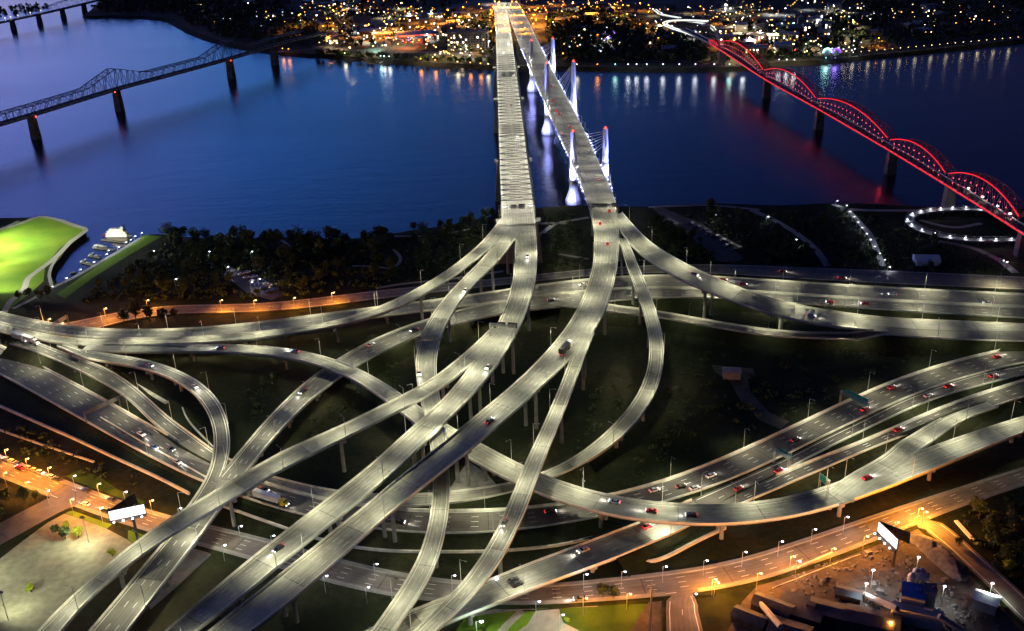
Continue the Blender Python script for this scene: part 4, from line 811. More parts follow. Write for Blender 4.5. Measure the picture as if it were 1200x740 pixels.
# ------------------------------------------------------------------ vehicles
PAINT = {n: mat('car_paint_'+n, c, .3, .06, 2, .1, .5) for n, c in dict(white=(.72,.72,.72), silver=(.42,.43,.45), black=(.018,.018,.02), red=(.36,.02,.02), grey=(.14,.14,.15), blue=(.03,.06,.2), tan=(.5,.4,.26), dark=(.05,.05,.06)).items()}
def setmat(o, m): o.material_slots[0].link = 'OBJECT'; o.material_slots[0].material = m
def prism_xz(mb, prof, y0, y1, mi=0, tap=None):
    n = len(prof); ya = [y0]*n; yb = [y1]*n
    vs = [(x, y0, z) for x, z in prof]+[(x, y1, z) for x, z in prof]
    return mb.add(vs, [tuple(range(n)), tuple(range(2*n-1, n-1, -1))]+[(k, n+k, n+(k+1) % n, (k+1) % n) for k in range(n)], mi)
def car_proto():
    t = thing('car', 'car', 'car'); b = MB()
    prism_xz(b, [(-2.25,.35),(-2.3,.72),(-2.1,.93),(-1.55,.97),(1.0,.97),(1.9,.86),(2.22,.7),(2.25,.38),(1.9,.26),(-1.9,.26)], -.9, .9)
    b.add([(-1.05,-.62,1.44),(.25,-.62,1.44),(.25,.62,1.44),(-1.05,.62,1.44),(-1.15,-.66,1.40),(.38,-.66,1.40),(.38,.66,1.40),(-1.15,.66,1.40)], [(0,1,2,3),(0,4,5,1),(1,5,6,2),(2,6,7,3),(3,7,4,0)])
    b.build('body', PAINT['white'], t); g = MB(); g.add([(-1.75,-.84,.965),(1.05,-.84,.965),(1.05,.84,.965),(-1.75,.84,.965),(-1.15,-.66,1.40),(.38,-.66,1.40),(.38,.66,1.40),(-1.15,.66,1.40)], [(0,1,5,4),(1,2,6,5),(2,3,7,6),(3,0,4,7)]); g.build('window', M['glass'], t)
    for x in (-1.4, 1.4):
        for y in (-.82, .82): MB().bar((x, y-.1, .33), (x, y+.1, .33), .33, 10).build('wheel', M['black'], t)
    for y in (-.62, .62):
        MB().box((2.235, y, .64), (.12,.42,.2)).build('headlight', M['head'], t); MB().box((-2.27, y, .76), (.1,.42,.18)).build('tail_light', M['tail'], t)
    return t
CARP = car_proto(); fresh[id(CARP)] = True
shared_light('hl', 'SPOT', (1,.95,.85), 130, .2, 70, .8)
def place(t, rid, a, b2, dr, dz=.02):
    o = ROADS[rid]; j, lat, q = at_road(rid, a, b2); lat = max(-o.hw[j]+1.6, min(o.hw[j]-1.6, lat)); c = o.c[j]+o.n[j]*lat; d = o.t[j]*dr
    t.location = V(c+np.array([0,0,dz])); t.rotation_euler = (0, -math.asin(float(d[2])), math.atan2(d[1], d[0]))
def car(rid, a, b2, col, dr, label, lit=True, beam=False, group=None):
    t = inst(CARP); place(t, rid, a, b2, dr); t['label'] = label
    if group: t['group'] = group
    elif 'group' in t: del t['group']
    s = random.uniform(.97, 1.1); t.scale = (s*1.04, s, s*random.uniform(1, 1.16))
    for ch in t.children:
        if ch.name.startswith('body'): setmat(ch, PAINT[col])
        if not lit and ch.name.startswith(('headlight','tail_light')): setmat(ch, M['glass'] if ch.name.startswith('head') else PAINT['red'])
    if beam: attach(t, 'hl', (2.5, 0, .8), (0, rad(-78), 0))
    return t
for rid, a, b2, col, dr, l, bm in (
 ('Q',177,430,'white',1,'white car at the start of the hooked ramp',1), ('Q',228,454,'white',1,'white car halfway round the hooked ramp',1), ('S1',261,409,'silver',-1,'pale car on the flat start of the long winding ramp',1), ('S1',348,413.5,'silver',-1,'pale car on the winding ramp where a deck joint crosses',1),
 ('G1',168,511,'white',-1,'white car first out of the underpass portal on the sunken highway',1), ('G1',178,524,'blue',-1,'blue car with bright headlights beside the tunnel portal pool',1), ('G1',202,528,'black',-1,'black car in the inner lane beyond the pool of teal light',1), ('G1',207,542,'silver',-1,'silver car nearest the hooked ramp on the sunken highway',1),
 ('C2',355,460,'black',1,'black car with white lights on the carriageway bending between two ramps',1), ('C2',437,404,'silver',-1,'small pale car on the bending carriageway near the S-shaped ramp',0), ('C2',486,388,'black',1,'dark car about to pass under the S-shaped ramp',1), ('K0',574,429,'white',1,'white car on the broad viaduct just below its sign gantry',1),
 ('L0',576,493,'dark',-1,'dark car with pink lights alone on the unlit stretch of viaduct',0), ('G1',830,560,'white',-1,'white van-like car alone on the sunken highway',0), ('G1',763,577,'white',-1,'white car next to the winding ramp on the sunken highway',0), ('G1',798,571,'black',-1,'black car with red lights behind a silver one on the sunken highway',0), ('G1',813,574,'silver',-1,'silver car ahead of a black one on the sunken highway',1),
 ('G2',867,573,'red',-1,'red car with a teal glow ahead on the near highway carriageway',1), ('G1',1165,420,'red',-1,'red car highest up on the far side of the sunken highway',1), ('G2',1167,441,'red',-1,'dark red car on the near carriageway by the frame edge',0), ('G2',1114,453,'red',-1,'red car third along the near carriageway',0), ('G2',1087,465,'silver',-1,'silver car with a pale beam on the near carriageway',1),
 ('G1',1046,455,'red',-1,'red car midway between sign bridge and bend',1), ('G1',1011,482,'red',-1,'red car just past the big green sign bridge',1), ('G1',929,518,'black',-1,'black car with one bright light before the big green sign bridge',0), ('G2',925,557,'red',-1,'dark red car beneath the second green sign',0), ('T2',1050,506,'red',-1,'bright red car on the climbing slip road with a long pale beam',1), ('S1',1014,562,'red',1,'red car on the winding ramp beside its green sign',1),
 ('C1',1177,386,'silver',1,'pale car at the far end of the expressway merge',1), ('R4',947,371,'white',1,'white car on the ramp running toward the red bridge',0), ('C1',1043,346,'white',1,'white car beside a lamp post on the far expressway carriageway',1), ('C2',971,355,'red',1,'red car first of two on the near expressway carriageway',0), ('C2',1013,357,'red',1,'red car second of two on the near expressway carriageway',0), ('C1',845,329,'red',-1,'red car on the far expressway carriageway beside the ramp crossing',0), ('C1',874,334,'red',-1,'bright red car on the far expressway carriageway past the ramp crossing',0),
 ('RR',918,319,'red',1,'red car under the first lamp pool of the riverside road',0), ('RR',990,327,'red',1,'red car under the third lamp pool of the riverside road',0), ('C1',684,335,'white',1,'white car on the far expressway carriageway behind the viaduct legs',1), ('C2',647,352,'silver',-1,'pale car on the near expressway carriageway between the two shore viaducts',1),
 ('R2',546,341,'white',1,'white car with a wide beam on the S-shaped ramp',1), ('K0',328,643,'black',1,'black car with red tail and white beam low on the broad viaduct',1), ('G1',311,576,'black',-1,'black car ahead of the white semi-trailer',1), ('G1',465,613,'black',-1,'black car on the sunken highway between the viaduct and curved ramp',1), ('G1',646,601,'black',-1,'black car on the sunken highway under the winding ramp',1),
 ('S1',718,589,'white',-1,'white car first of three on the winding ramp',1), ('S1',762,600,'red',-1,'dark red car second of three on the winding ramp',1), ('S1',811,605,'black',-1,'black car last of three on the winding ramp',1), ('X',760,618,'red',-1,'red car on the overpass emerging beneath the winding ramp',0), ('X',685,646,'silver',1,'silver car with amber tail on the dark part of the overpass',1), ('W',674,705,'grey',-1,'grey car stopped at the kerb beside the lawn',1),
 ('L0',714,247,'red',-1,'red car under the sign gantry of the cable-stayed bridge',0), ('L0',703,262,'red',-1,'red car just below the cable-stayed bridge gantry',0), ('L0',712,287,'red',-1,'red car at the fork toward the loop ramp',0), ('BL',646,102,'red',-1,'red car furthest along the cable-stayed bridge',0), ('BL',648,119,'red',-1,'red car second furthest along the cable-stayed bridge',0), ('BL',651,130,'red',-1,'red car beside another between the middle towers',0), ('BL',655,134,'red',-1,'red car in the outer lane between the middle towers',0), ('BL',668,149,'red',-1,'red car passing the middle of the cable-stayed bridge',0), ('BL',669,161,'red',-1,'red car approaching the nearest pair of white towers',0), ('BL',659,157,'white',-1,'white car by the deck edge near the middle towers',0), ('BL',701,211,'white',-1,'white car past the nearest pair of white towers',0),
 ('BK',596,52,'white',1,'white car at the far mouth of the trussed roadway',1), ('BK',590,62,'white',1,'white car near the far end of the trussed roadway',1), ('BK',602,88,'red',1,'red car under the far trusses',0), ('BK',599,125,'red',1,'red car under the middle trusses',0), ('BK',606,160,'white',1,'white car under the middle trusses',1), ('BK',598,205,'silver',1,'silver car under the near trusses',1), ('K0',618,300,'silver',1,'silver car on the broad viaduct by the shore',0),
 ('R2',489,437,'silver',1,'silver car on the S-shaped ramp under the light band',0), ('LB',590,615,'grey',1,'grey car on the straight branch ramp',0), ('R4',812,322,'grey',1,'grey car high on the ramp toward the red bridge',0)):
    car(rid, a, b2, col, dr, l, True, bm)
for k, (a, b2, col, l) in enumerate(((35,547,'tan','tan car first of the row parked under orange lamps'), (43,551,'tan','tan car second of the row parked under orange lamps'), (52,554.5,'white','cream car third of the row parked under orange lamps'), (60,557.5,'white','cream car fourth and brightest of the row parked under orange lamps'), (70,561.5,'dark','dark car last of the row parked under orange lamps'), (97,590.5,'white','white car at the corner of the parking lot'), (108,575,'dark','dark car crossing the orange junction'), (136,583,'dark','dark car behind the billboard'), (124,599,'black','black car with lit headlights before the billboard'), (3,533,'silver','first car of the lit queue at the frame edge'), (9,536,'silver','second car of the lit queue'), (15,539,'tan','third car of the lit queue'), (22,543,'dark','last car of the lit queue'))):
    car('W', a, b2, col, -1, l, k > 7, k in (8,))
car('W', 20, 548, 'red', -1, 'bright red car beside the row parked under orange lamps', True)
for a, b2, l in ((602,681,'dark car, upper of the two side by side on the overpass'), (604,687,'dark car, lower of the two side by side on the overpass')): car('X', a, b2, 'dark', -1, l, False)
def truck(name, label, trailer, cabm, length=13.5):
    t = thing(name, label, 'truck'); MB().box((-2.0,0,2.45), (length,2.55,2.75)).build('trailer', trailer, t); c = MB(); c.box((length/2+.2,0,1.75), (2.1,2.45,2.7), 0, 0, .93); c.box((length/2+1.9,0,1.2), (1.4,2.1,1.35), 0, 0, .9); cb = c.build('cab', cabm, t)
    MB().box((length/2+1.2,0,2.35), (.12,2.1,.8)).build('windscreen', M['glass'], cb)
    for x in (-length/2-.6, -length/2+.8, length/2-3.8, length/2-2.5, length/2+1.7):
        for y in (-1.05, 1.05): MB().bar((x, y-.2, .5), (x, y+.2, .5), .5, 10).build('wheel', M['black'], t)
    for y in (-.85, .85):
        MB().box((length/2+2.62,y,.95), (.1,.35,.25)).build('headlight', M['head'], t); MB().box((-length/2-2.06,y,1.0), (.1,.35,.25)).build('tail_light', M['tail'], t)
    return t
M['yellowcab'] = mat('yellow_cab_paint', (.7,.5,.05), .4, .08, 1)
t = truck('semi_trailer_truck', 'white semi-trailer truck with a yellow cab below the long straight ramp', PAINT['white'], M['yellowcab']); place(t, 'G1', 318, 588, -1); attach(t, 'hl', (9.5,0,1), (0, rad(-78), 0))
t = truck('lorry', 'black lorry with a white cab at the viaduct fork', PAINT['black'], PAINT['white'], 9); place(t, 'L0', 663, 411, -1)
t = truck('lorry', 'white lorry under the gantry where the slip road leaves the expressway', PAINT['white'], PAINT['white'], 9); place(t, 'M2', 38, 402, 1)
t = truck('lorry', 'pale lorry with bright headlights at the frame edge behind another lorry', PAINT['silver'], PAINT['white'], 7); place(t, 'M2', 12, 395, 1)
# ------------------------------------------------------------------ sign gantries, portal, billboards
def gantry(rid, a, b2, label, panels, name='sign_gantry', h=6.3, span=None, beammat='steel', face=1):
    """posts on both edges, a lattice beam and panels [(lateral share from -1 to 1, width, height, material)]"""
    o = ROADS[rid]; j, lat, q = at_road(rid, a, b2); c = o.c[j]; n = o.n[j]; tt = o.t[j]; lo, hi = span or (-1, 1); r = thing(name, label, 'sign gantry', c, 0); w = o.hw[j]+.4
    for e in (lo, hi):
        p = n*w*e; MB().bar(p-Z3*.2, p+Z3*(h+1.2), .2, 7).bar(p+tt*.9-Z3*.2, p+tt*.9+Z3*(h+1.2), .14, 6).build('post', M[beammat], r)
    mb = MB(); A_, B_ = n*w*lo, n*w*hi; k = 10
    for dz in (h, h+1.2):
        for dt in (0, .9): mb.bar(A_+Z3*dz+tt*dt, B_+Z3*dz+tt*dt, .11, 5)
    for i in range(k):
        p0, p1 = A_+(B_-A_)*i/k, A_+(B_-A_)*(i+1)/k; mb.bar(p0+Z3*h, p1+Z3*(h+1.2), .07, 4); mb.bar(p0+Z3*(h+1.2)+tt*.9, p1+Z3*h+tt*.9, .07, 4); mb.bar(p0+Z3*(h+1.2), p1+Z3*(h+1.2)+tt*.9, .07, 4)
    mb.build('beam', M[beammat], r); ang = math.atan2(n[1], n[0])
    for e, pw, ph, pm in panels:
        p = n*w*e+Z3*(h+.7)-tt*.35*face; pb = MB().box(tuple(p), (pw,.12,ph), ang).build('sign_panel', M[pm], r)
        if pm == 'green':
            fb = MB()
            for dz in (-1, 1): fb.box(tuple(p+Z3*dz*(ph/2-.12)-tt*.08*face), (pw-.2,.03,.12), ang)
            for dx in (-1, 1): fb.box(tuple(p+n*dx*(pw/2-.16)-tt*.08*face), (.12,.03,ph-.3), ang)
            fb.build('sign_border', M['paint'], pb)
    return r
gantry('BK', 606, 254, 'overhead gantry with four dark sign backs where the trusses end', [(-.72,3.2,3,'signback'),(-.25,4,3,'signback'),(.25,4,3.4,'signback'),(.74,3.6,3,'signback')])
gantry('L0', 706, 252, 'overhead gantry with dark sign backs at the foot of the cable-stayed bridge', [(-.55,6,3,'signback'),(-.05,5.5,3,'signback'),(.75,3.5,3,'signback')])
gantry('K0', 588, 393, 'overhead sign gantry spanning the broad viaduct above its fork', [(.78,5,3.2,'signback'),(-.1,4.5,2.6,'signback')]); gantry('R2', 497, 410, 'pale overhead sign panel across the S-shaped ramp', [(0,7,1.8,'parapet')], h=5.6)
gantry('G1', 990, 473, 'large green sign bridge over the far highway lanes', [(.52,5.5,4.2,'green'),(.02,5.5,4.2,'green'),(-.45,4.6,3.6,'green')]); gantry('G2', 918, 548, 'smaller green sign bridge over the near highway lanes', [(.75,3.4,3,'green'),(-.2,4.4,3.2,'green')]); gantry('S1', 968, 580, 'single green sign on a short gantry over the winding ramp', [(.62,4.5,3.6,'green')], span=(.2, 1.0)); gantry('C1', 62, 393, 'lit sign gantry over the expressway near the frame edge', [(-.2,6,2.6,'parapet')], h=6)
gantry('G1', 122, 489, 'dark portal frame across the sunken highway where its lanes begin', [(-.6,5,2.2,'signback'),(0,6,2.2,'signback'),(.6,5,2.2,'signback')], name='portal_frame', h=5.5, beammat='signback')
shared_light('sg', 'SPOT', (1,.95,.85), 60, .2, 120, .8)
def billboard(base, h, yaw1, yaw2, w, hh, label, apex):
    """two poster panels meeting at an acute corner on one column"""
    r = thing('billboard', label, 'billboard', base, 0); MB().bar((0,0,-.3), (0,0,h+hh*.5), .65, 12, .55).build('column', M['rust'], r)
    for yaw, lit in ((yaw1, True), (yaw2, False)):
        d = np.array([math.cos(yaw), math.sin(yaw), 0]); nrm = np.array([d[1], -d[0], 0]); c = np.array(apex)+d*w/2+Z3*(h+hh/2)
        if lit == False: nrm = -nrm
        f = MB(); f.box(tuple(c), (w,.3,hh), yaw); fr = f.build('panel', M['rust'], r); q = MB(); q.box(tuple(c+nrm*.2), (w-.6,.06,hh-.6), yaw); q.build('poster', M['poster' if lit else 'signback'], fr)
        cw = MB(); cw.box(tuple(c+nrm*1.0-Z3*(hh/2+.15)), (w,1.6,.1), yaw)
        for k in range(4):
            p = c+d*w*(-.38+.25*k)-Z3*(hh/2+.1); cw.bar(p+nrm*.2, p+nrm*2.2+Z3*.3, .06, 4)
        cw.build('catwalk', M['rust'], r)
        if lit:
            for k in range(4):
                p = c+d*w*(-.38+.25*k)+nrm*2.3-Z3*(hh/2-.4); lb = MB().ell(tuple(p), (.4,.4,.28), 7, 4).build('floodlight', M['lensb'], r)
                l = bpy.data.objects.new('flood_light', LIGHTDATA['sg']); C.objects.link(l); l.location = V(p+Z3*.4); l.rotation_euler = (V(c)-V(p)).to_track_quat('-Z', 'Y').to_euler(); l.parent = lb
    bk = MB()
    d1 = np.array([math.cos(yaw1), math.sin(yaw1), 0])*w; d2 = np.array([math.cos(yaw2), math.sin(yaw2), 0])*w; ap = np.array(apex)
    for f in (.3, .6, .9):
        for z in (h+.5, h+hh-.4): bk.bar(ap+d1*f+Z3*z, ap+d2*f+Z3*z, .16, 5)
        bk.bar(ap+d1*f+Z3*(h+.5), ap+d2*f+Z3*(h+hh-.4), .12, 4)
    bk.build('cross_frame', M['rust'], r); return r
b0 = P(162,634,0); billboard(b0, 13, rad(18), rad(60), 14.5, 5.0, 'billboard on a tall pole with a glaring white poster beside the parking lot', (-8.2,-3.5,0))
b0 = P(1046,664,0); billboard(b0, 11, rad(-74), rad(-42), 12.5, 5.0, 'billboard with a glaring white poster at the edge of the dirt yard', (-4.5,8,0))
# ------------------------------------------------------------------ marina
def boat(loc, rz, L, label, cat='boat', s=1.0):
    t = thing('motor_boat', label, cat, loc, rz); t.scale = (.72,)*3; h = MB(); n = 7; vs = []; 
    for k in range(n):
        x = -L/2+L*k/(n-1); w = L*.16*(1-max(0, (k-3)/3.2)**2); vs += [(x,-w,.9+.05*k),(x,-w*.6,-.2),(x,w*.6,-.2),(x,w,.9+.05*k)]
    h.add(vs, [(4*k+a, 4*k+4+a, 4*k+5+a, 4*k+1+a) for k in range(n-1) for a in range(3)]+[(4*k+3, 4*k+7, 4*k+4, 4*k) for k in range(n-1)]+[(0,1,2,3)]); h.build('hull', M['white'], t)
    MB().box((-.1*L,0,1.45), (L*.36,L*.2,1.1), 0, 0, .85).build('cabin', M['white'], t); MB().box((-.1*L,0,2.06), (L*.3,L*.18,.1)).build('cabin_roof', M['signback'], t); return t
b0 = P(140,277,WATER); t = thing('riverboat', 'white three-deck riverboat moored at the outer dock of the marina', 'riverboat', b0, rad(-8)); t.scale = (.66,.66,.62)
MB().poly([(-15,-4),(11,-4),(16,0),(11,4),(-15,4)], .2, 1.8).build('hull', M['white'], t)
for k, (l, w) in enumerate(((25,7.4),(22,6.6),(16,5.6))):
    d = MB(); d.box((-1.5,0,2.9+k*2.7), (l,w-1.2,2.4)); dk = d.build('cabin', M['white'], t); e = MB(); e.box((-1.5,0,4.2+k*2.7), (l+2,w+.6,.2)); e.build('deck', M['white'], t); wn = MB()
    for q in range(8):
        for sg in (1, -1): MB().box((-1.5-l*.42+q*l*.12, sg*(w-1.2)/2, 3+k*2.7), (1.0,.06,1.1)).build('window', M['amberw'], dk)
MB().box((5,0,11.2), (3.4,3,2.2)).build('pilothouse', M['white'], t)
for y in (-1.6, 1.6): MB().bar((8,y,4), (8,y,16), .4, 8).build('funnel', M['black'], t)
wh = MB(); [wh.box((-17+1.9*math.cos(a), 0, 1.6+1.9*math.sin(a)), (.5,6,.5), 0) for a in np.linspace(0, 5.5, 8)]; wh.bar((-17,-3,1.6), (-17,3,1.6), .3, 6); wh.build('paddle_wheel', PAINT['red'], t)
shared_light('rb', 'POINT', (.95,1,.9), 9, .6); attach(t, 'rb', (0,-9,9))
for k, (x0, y0, x1, y1, nm) in enumerate(((119,281,149,284.5,'outermost'),(109,290.5,134,293,'second'),(104,300,118,302.5,'third'),(95,307.5,108,310.5,'fourth'),(82,321,88,319,'innermost'))):
    a, b2 = P(x0,y0,WATER+.6), P(x1,y1,WATER+.6); c = (a+b2)/2; t = MB().box(tuple(c), (np.linalg.norm(b2-a),2.2,.5), math.atan2((b2-a)[1], (b2-a)[0])).build('dock', M['wood']); tag(t, '%s floating dock of the small marina inlet' % nm, 'dock')
for a, b2, rz, L, l in ((116,288.5,-5,11,'largest white motor boat at the second dock'),(121,289.5,-10,8,'smaller white motor boat at the second dock'),(112,291,160,7,'motor boat moored at the tip of the second dock'),(107,299,80,8,'white motor boat end-on at the third dock'),(114,300.5,10,6,'small motor boat along the third dock'),(98,306.5,70,8,'white motor boat at the tip of the fourth dock'),(103,309,5,6,'small motor boat along the fourth dock')): boat(P(a,b2,WATER), rad(rz), L, l)
boat(P(427,72,WATER), rad(60), 14, 'lit white yacht off the far bank', 'boat'); boat(P(448,74,WATER), rad(10), 12, 'dark-roofed motor boat off the far bank beside bright water', 'boat')
# ------------------------------------------------------------------ yard with concrete plant (lower corner)
def bldg(loc, rz, w, d, h, label, roofm='roof', wallm='wallc', gable=0, name='building', cat='building', group=None, lit=0, parts=True):
    t = thing(name, label, cat, (loc[0], loc[1], 0), rz, group); MB().box((0,0,h/2-.2), (w,d,h+.4)).build('wall', M[wallm], t); r = MB()
    if gable: r.add([(-w/2-.4,-d/2-.5,h),(w/2+.4,-d/2-.5,h),(w/2+.4,d/2+.5,h),(-w/2-.4,d/2+.5,h),(-w/2-.4,0,h+gable),(w/2+.4,0,h+gable)], [(0,1,5,4),(2,3,4,5),(0,4,3),(1,2,5),(0,3,2,1)])
    else: r.box((0,0,h+.25), (w+.5,d+.5,.5)); r.box((w*.2,d*.1,h+1.1), (min(3,w*.2),min(3,d*.2),1.4))
    r.build('roof', M[roofm], t)
    if lit:
        rr = random.Random(int(loc[0]*7+loc[1])); nx = max(2, int(w/4)); nz = max(1, int(h/3.2)); wl = {}
        for m_ in ('lensw','glass','amberw'): wl[m_] = MB()
        for i in range(nx):
            for k in range(nz):
                m_ = 'glass' if rr.random() > lit else rr.choice(('lensw','amberw')); wl[m_].box((-w/2+(i+.5)*w/nx, -d/2-.03, 1.7+k*3.1), (1.5,.1,1.5))
        for m_, q in wl.items():
            if q.v: q.build('window', M[m_], t)
    return t
M['paleroof'] = mat('pale_metal_roof', (.3,.31,.36), .6, .2, .2)
bldg(P(1067,716,0), rad(-22), 8, 8, 9, 'small tall building with a vivid blue roof in the yard', 'broof', 'groof')
bldg(P(1073,731,0), rad(-22), 17, 3.6, 6, 'long narrow grey shed in front of the blue roof', 'paleroof', 'groof'); bldg(P(1086,716,0), rad(-22), 4, 5, 10, 'dark tower block beside the blue roof', 'roof', 'groof')
for k, (a, b2, h, l) in enumerate(((1064,702,11,'first'),(1069,700,12.5,'second'),(1075,700,12.5,'third'),(1081,702,11,'last'))):
    q = P(a,b2,0); t = thing('silo', '%s of the four lit silos behind the blue roof' % l, 'silo', q); MB().bar((0,0,3), (0,0,h), 1.35, 14).build('tank', M['white' if k in (1,2) else 'parapet'], t); MB().bar((0,0,h), (0,0,h+1.2), 1.35, 14, .35).build('cone_top', M['steel'], t); MB().bar((0,0,1.2), (0,0,3), .4, 12, 1.35).build('hopper', M['steel'], t); lg = MB()
    for an in range(4): lg.bar((1.2*math.cos(an*1.57),1.2*math.sin(an*1.57),-.2), (1.2*math.cos(an*1.57),1.2*math.sin(an*1.57),3.4), .12, 5)
    lg.build('leg_frame', M['steel'], t)
def conveyor(a, b2, za, zb, label):
    p, q = P(*a, za), P(*b2, zb); t = thing('conveyor', label, 'conveyor'); d = (q-p)/np.linalg.norm(q-p); MB().bar(p, q, 1.1, 8).build('gallery', M['groof'], t)
    for f in (.15, .5, .85):
        c = p+(q-p)*f; MB().bar((c[0]-.8,c[1],-.2), c, .15, 5).bar((c[0]+.8,c[1],-.2), c, .15, 5).build('trestle', M['steel'], t)
conveyor((1013,697), (1052,714), 2, 9, 'pale tube conveyor leading up to the blue roofed building'); conveyor((1100,722), (1135,745), 8, 2, 'pale tube conveyor beyond the silos running to the bottom edge'); conveyor((885,700), (915,735), 2, 6, 'dim conveyor among the dark sheds of the yard')
for a, b2, rz, w, d, h, l, rf, g in ((905,716,-35,14,7,5,'dark gabled shed nearest the orange lit lane','roof',2.5),(878,730,-35,12,6,5,'dark low shed at the bottom edge of the yard','roof',2),(938,718,-28,16,12,4.5,'wide bluish flat roof in the middle of the yard','paleroof',0),(975,722,-25,16,8,5,'bluish shed between the flat roof and the conveyor','paleroof',1.5),(1022,733,-22,18,9,6,'black shed below the conveyor','roof',2),(925,745,-30,14,9,5,'dark shed at the very bottom of the yard','roof',2),(994,700,-25,9,5,4,'small dark hut near the bright floodlit patch','roof',1.2)): bldg(P(a,b2,0), rad(rz), w, d, h*.6, l, 'droof', 'dwall', g*.7)
bldg(P(1154,712,0), rad(-35), 8, 6, 4.5, 'small shed with a brightly lit pale roof beside the orange side street', 'white', 'groof', 1.5)
bldg(P(857,442,0), rad(-8), 9, 6, 4, 'small lone hut with a bluish roof in the dark grass', 'paleroof', 'wallc', 1.2)
t = bldg(P(1085,308,0), rad(-8), 15, 12, 3.2, 'white tent glowing on the dark riverside grass', 'white', 'white', 2.4, 'tent', 'tent')
pile = MB(); rs2 = np.random.RandomState(3); n1, n2 = 40, 18; cpt = px([(1062,630),(1080,634),(1098,645),(1115,662),(1128,682)])
cpt = smooth(resample(np.array(cpt), n1), 3)
for i in range(n1):
    t_ = cpt[min(i+1, n1-1)]-cpt[max(i-1, 0)]; nn = np.array([-t_[1], t_[0], 0]); nn /= np.linalg.norm(nn); e = math.sin(math.pi*(i+.5)/n1)**.5
    for k in range(n2): u = -1+2*k/(n2-1); pile.v.append(tuple(cpt[i]+nn*u*6.5*e+Z3*(3.4*e*(1-abs(u))*(1+.3*rs2.randn()*.5)-.05)))
for i in range(n1-1):
    for k in range(n2-1): pile.f.append((i*n2+k, (i+1)*n2+k, (i+1)*n2+k+1, i*n2+k+1)); pile.m.append(0)
tag(pile.build('gravel_pile', M['gravel'], smooth=True), 'long dark heap of gravel along the yard edge', 'gravel pile')
wall([(1120,611),(1129,622),(1141,634)], .5, 1.6, 'short white slab fence beside the dark woods', 'white', name='fence')
wall([(935,668),(958,657),(975,650)], 1.4, .5, 'low pale wall along the yard side of the street', name='low_wall'); wall([(905,690),(960,668),(1008,650)], .3, .25, 'thin pale kerb line across the yard', name='kerb')
shared_light('y1', 'SPOT', (.9,1,.85), 420, .4, 130, .8); shared_light('y2', 'SPOT', (.85,1,.8), 700, .4, 130, .8)
for (a, b2), h, key, l in (((1012,706),9,'y1','lamp mast over the bright patch by the conveyor'), ((1070,690),15,'y1','lamp mast behind the silos'), ((1102,712),10,'y1','lamp mast beyond the blue roof'), ((1158,706),9,'y2','lamp mast over the bright shed roof'), ((1020,690),9,'y1','second lamp mast near the conveyor foot')):
    q = P(a,b2,0); t = thing('lamp_mast', l, 'lamp mast', q); MB().bar((0,0,-.2), (0,0,h), .15, 6, .1).build('mast', M['steel'], t); MB().box((0,-.3,h), (.9,.5,.25)).build('lamp_head', M['lensb'], t); attach(t, key, (0,-.3,h-.4))
globes('o', [(1043,729)], 'small orange lamp among the yard sheds', 'gl_w', 5, 'yard lamps')
q = P(762,740,0); t = thing('transmission_pole', 'tall bare steel pole rising beside the side street', 'pole', q); MB().bar((0,0,-.3), (0,0,22), .45, 10, .25).build('pole', M['steel'], t); MB().bar((-1.6,0,20), (1.6,0,20), .12, 5).bar((-1.3,0,18), (1.3,0,18), .12, 5).build('cross_arm', M['steel'], t)
flat('forecourt', px([(628,716),(655,714),(660,730),(690,745),(700,790),(560,790),(600,745),(618,732)]), .026, 'path'); path([(545,722),(580,716),(640,711),(700,709)], 2.2, 'path', .07); path([(580,750),(592,734),(606,722),(612,716)], 3.0, 'path', .066); flat('forecourt', px([(760,706),(778,704),(781,745),(770,760),(735,745)]), .024, 'dirt')
rub = MB(); rs4 = np.random.RandomState(4); yw = px([(900,690),(960,660),(1050,640),(1120,690),(1180,740),(1150,760),(900,760)])
for _ in range(900):
    q = np.array([rs4.uniform(min(p[0] for p in yw), max(p[0] for p in yw)), rs4.uniform(min(p[1] for p in yw), max(p[1] for p in yw))])
    if not inpoly(q[0], q[1], yw): continue
    e = rs4.uniform(.2, 1.0)*(1 if rs4.rand() < .9 else 2.2); rub.box((q[0], q[1], e*.25), (e*1.6, e, e*.8), rs4.uniform(0, 3), 0, rs4.uniform(.4, .9))
tag(rub.build('rubble', M['gravel']), kind='stuff')
# cars parked in the two dim riverside lots
for k, (a, b2) in enumerate(((283,322),(289,326),(296,330),(302,334),(309,338),(316,342),(290,320),(298,325),(306,330),(315,335),(323,340),(272,318))):
    t = inst(CARP); q = P(a,b2,.05); t.location = V(q); t.rotation_euler = (0,0,rad(30)); t['label'] = 'parked car in the dim riverside lot under the trees'; t['group'] = 'cars parked in the dim riverside lot'
    for ch in t.children:
        if ch.name.startswith('body'): setmat(ch, PAINT[random.choice(('white','silver','grey','blue'))])
        if ch.name.startswith(('headlight','tail_light')): setmat(ch, M['glass'])
for k, (a, b2) in enumerate(((808,263),(815,267),(822,270),(829,274),(836,278),(844,283),(851,288),(858,293),(780,259),(788,264))):
    t = inst(CARP); q = P(a,b2,.05); t.location = V(q); t.rotation_euler = (0,0,rad(50)); t['label'] = 'car parked along the edge of the long unlit lot'; t['group'] = 'cars parked in the long unlit lot'
    for ch in t.children:
        if ch.name.startswith('body'): setmat(ch, PAINT[random.choice(('white','silver','grey','blue'))])
        if ch.name.startswith(('headlight','tail_light')): setmat(ch, M['glass'])
q = P(1172,306,0); t = inst(CARP); t.location = V(q); t.rotation_euler = (0,0,rad(-40)); t['label'] = 'car with blue-white lights on the path under the spiral walkway'
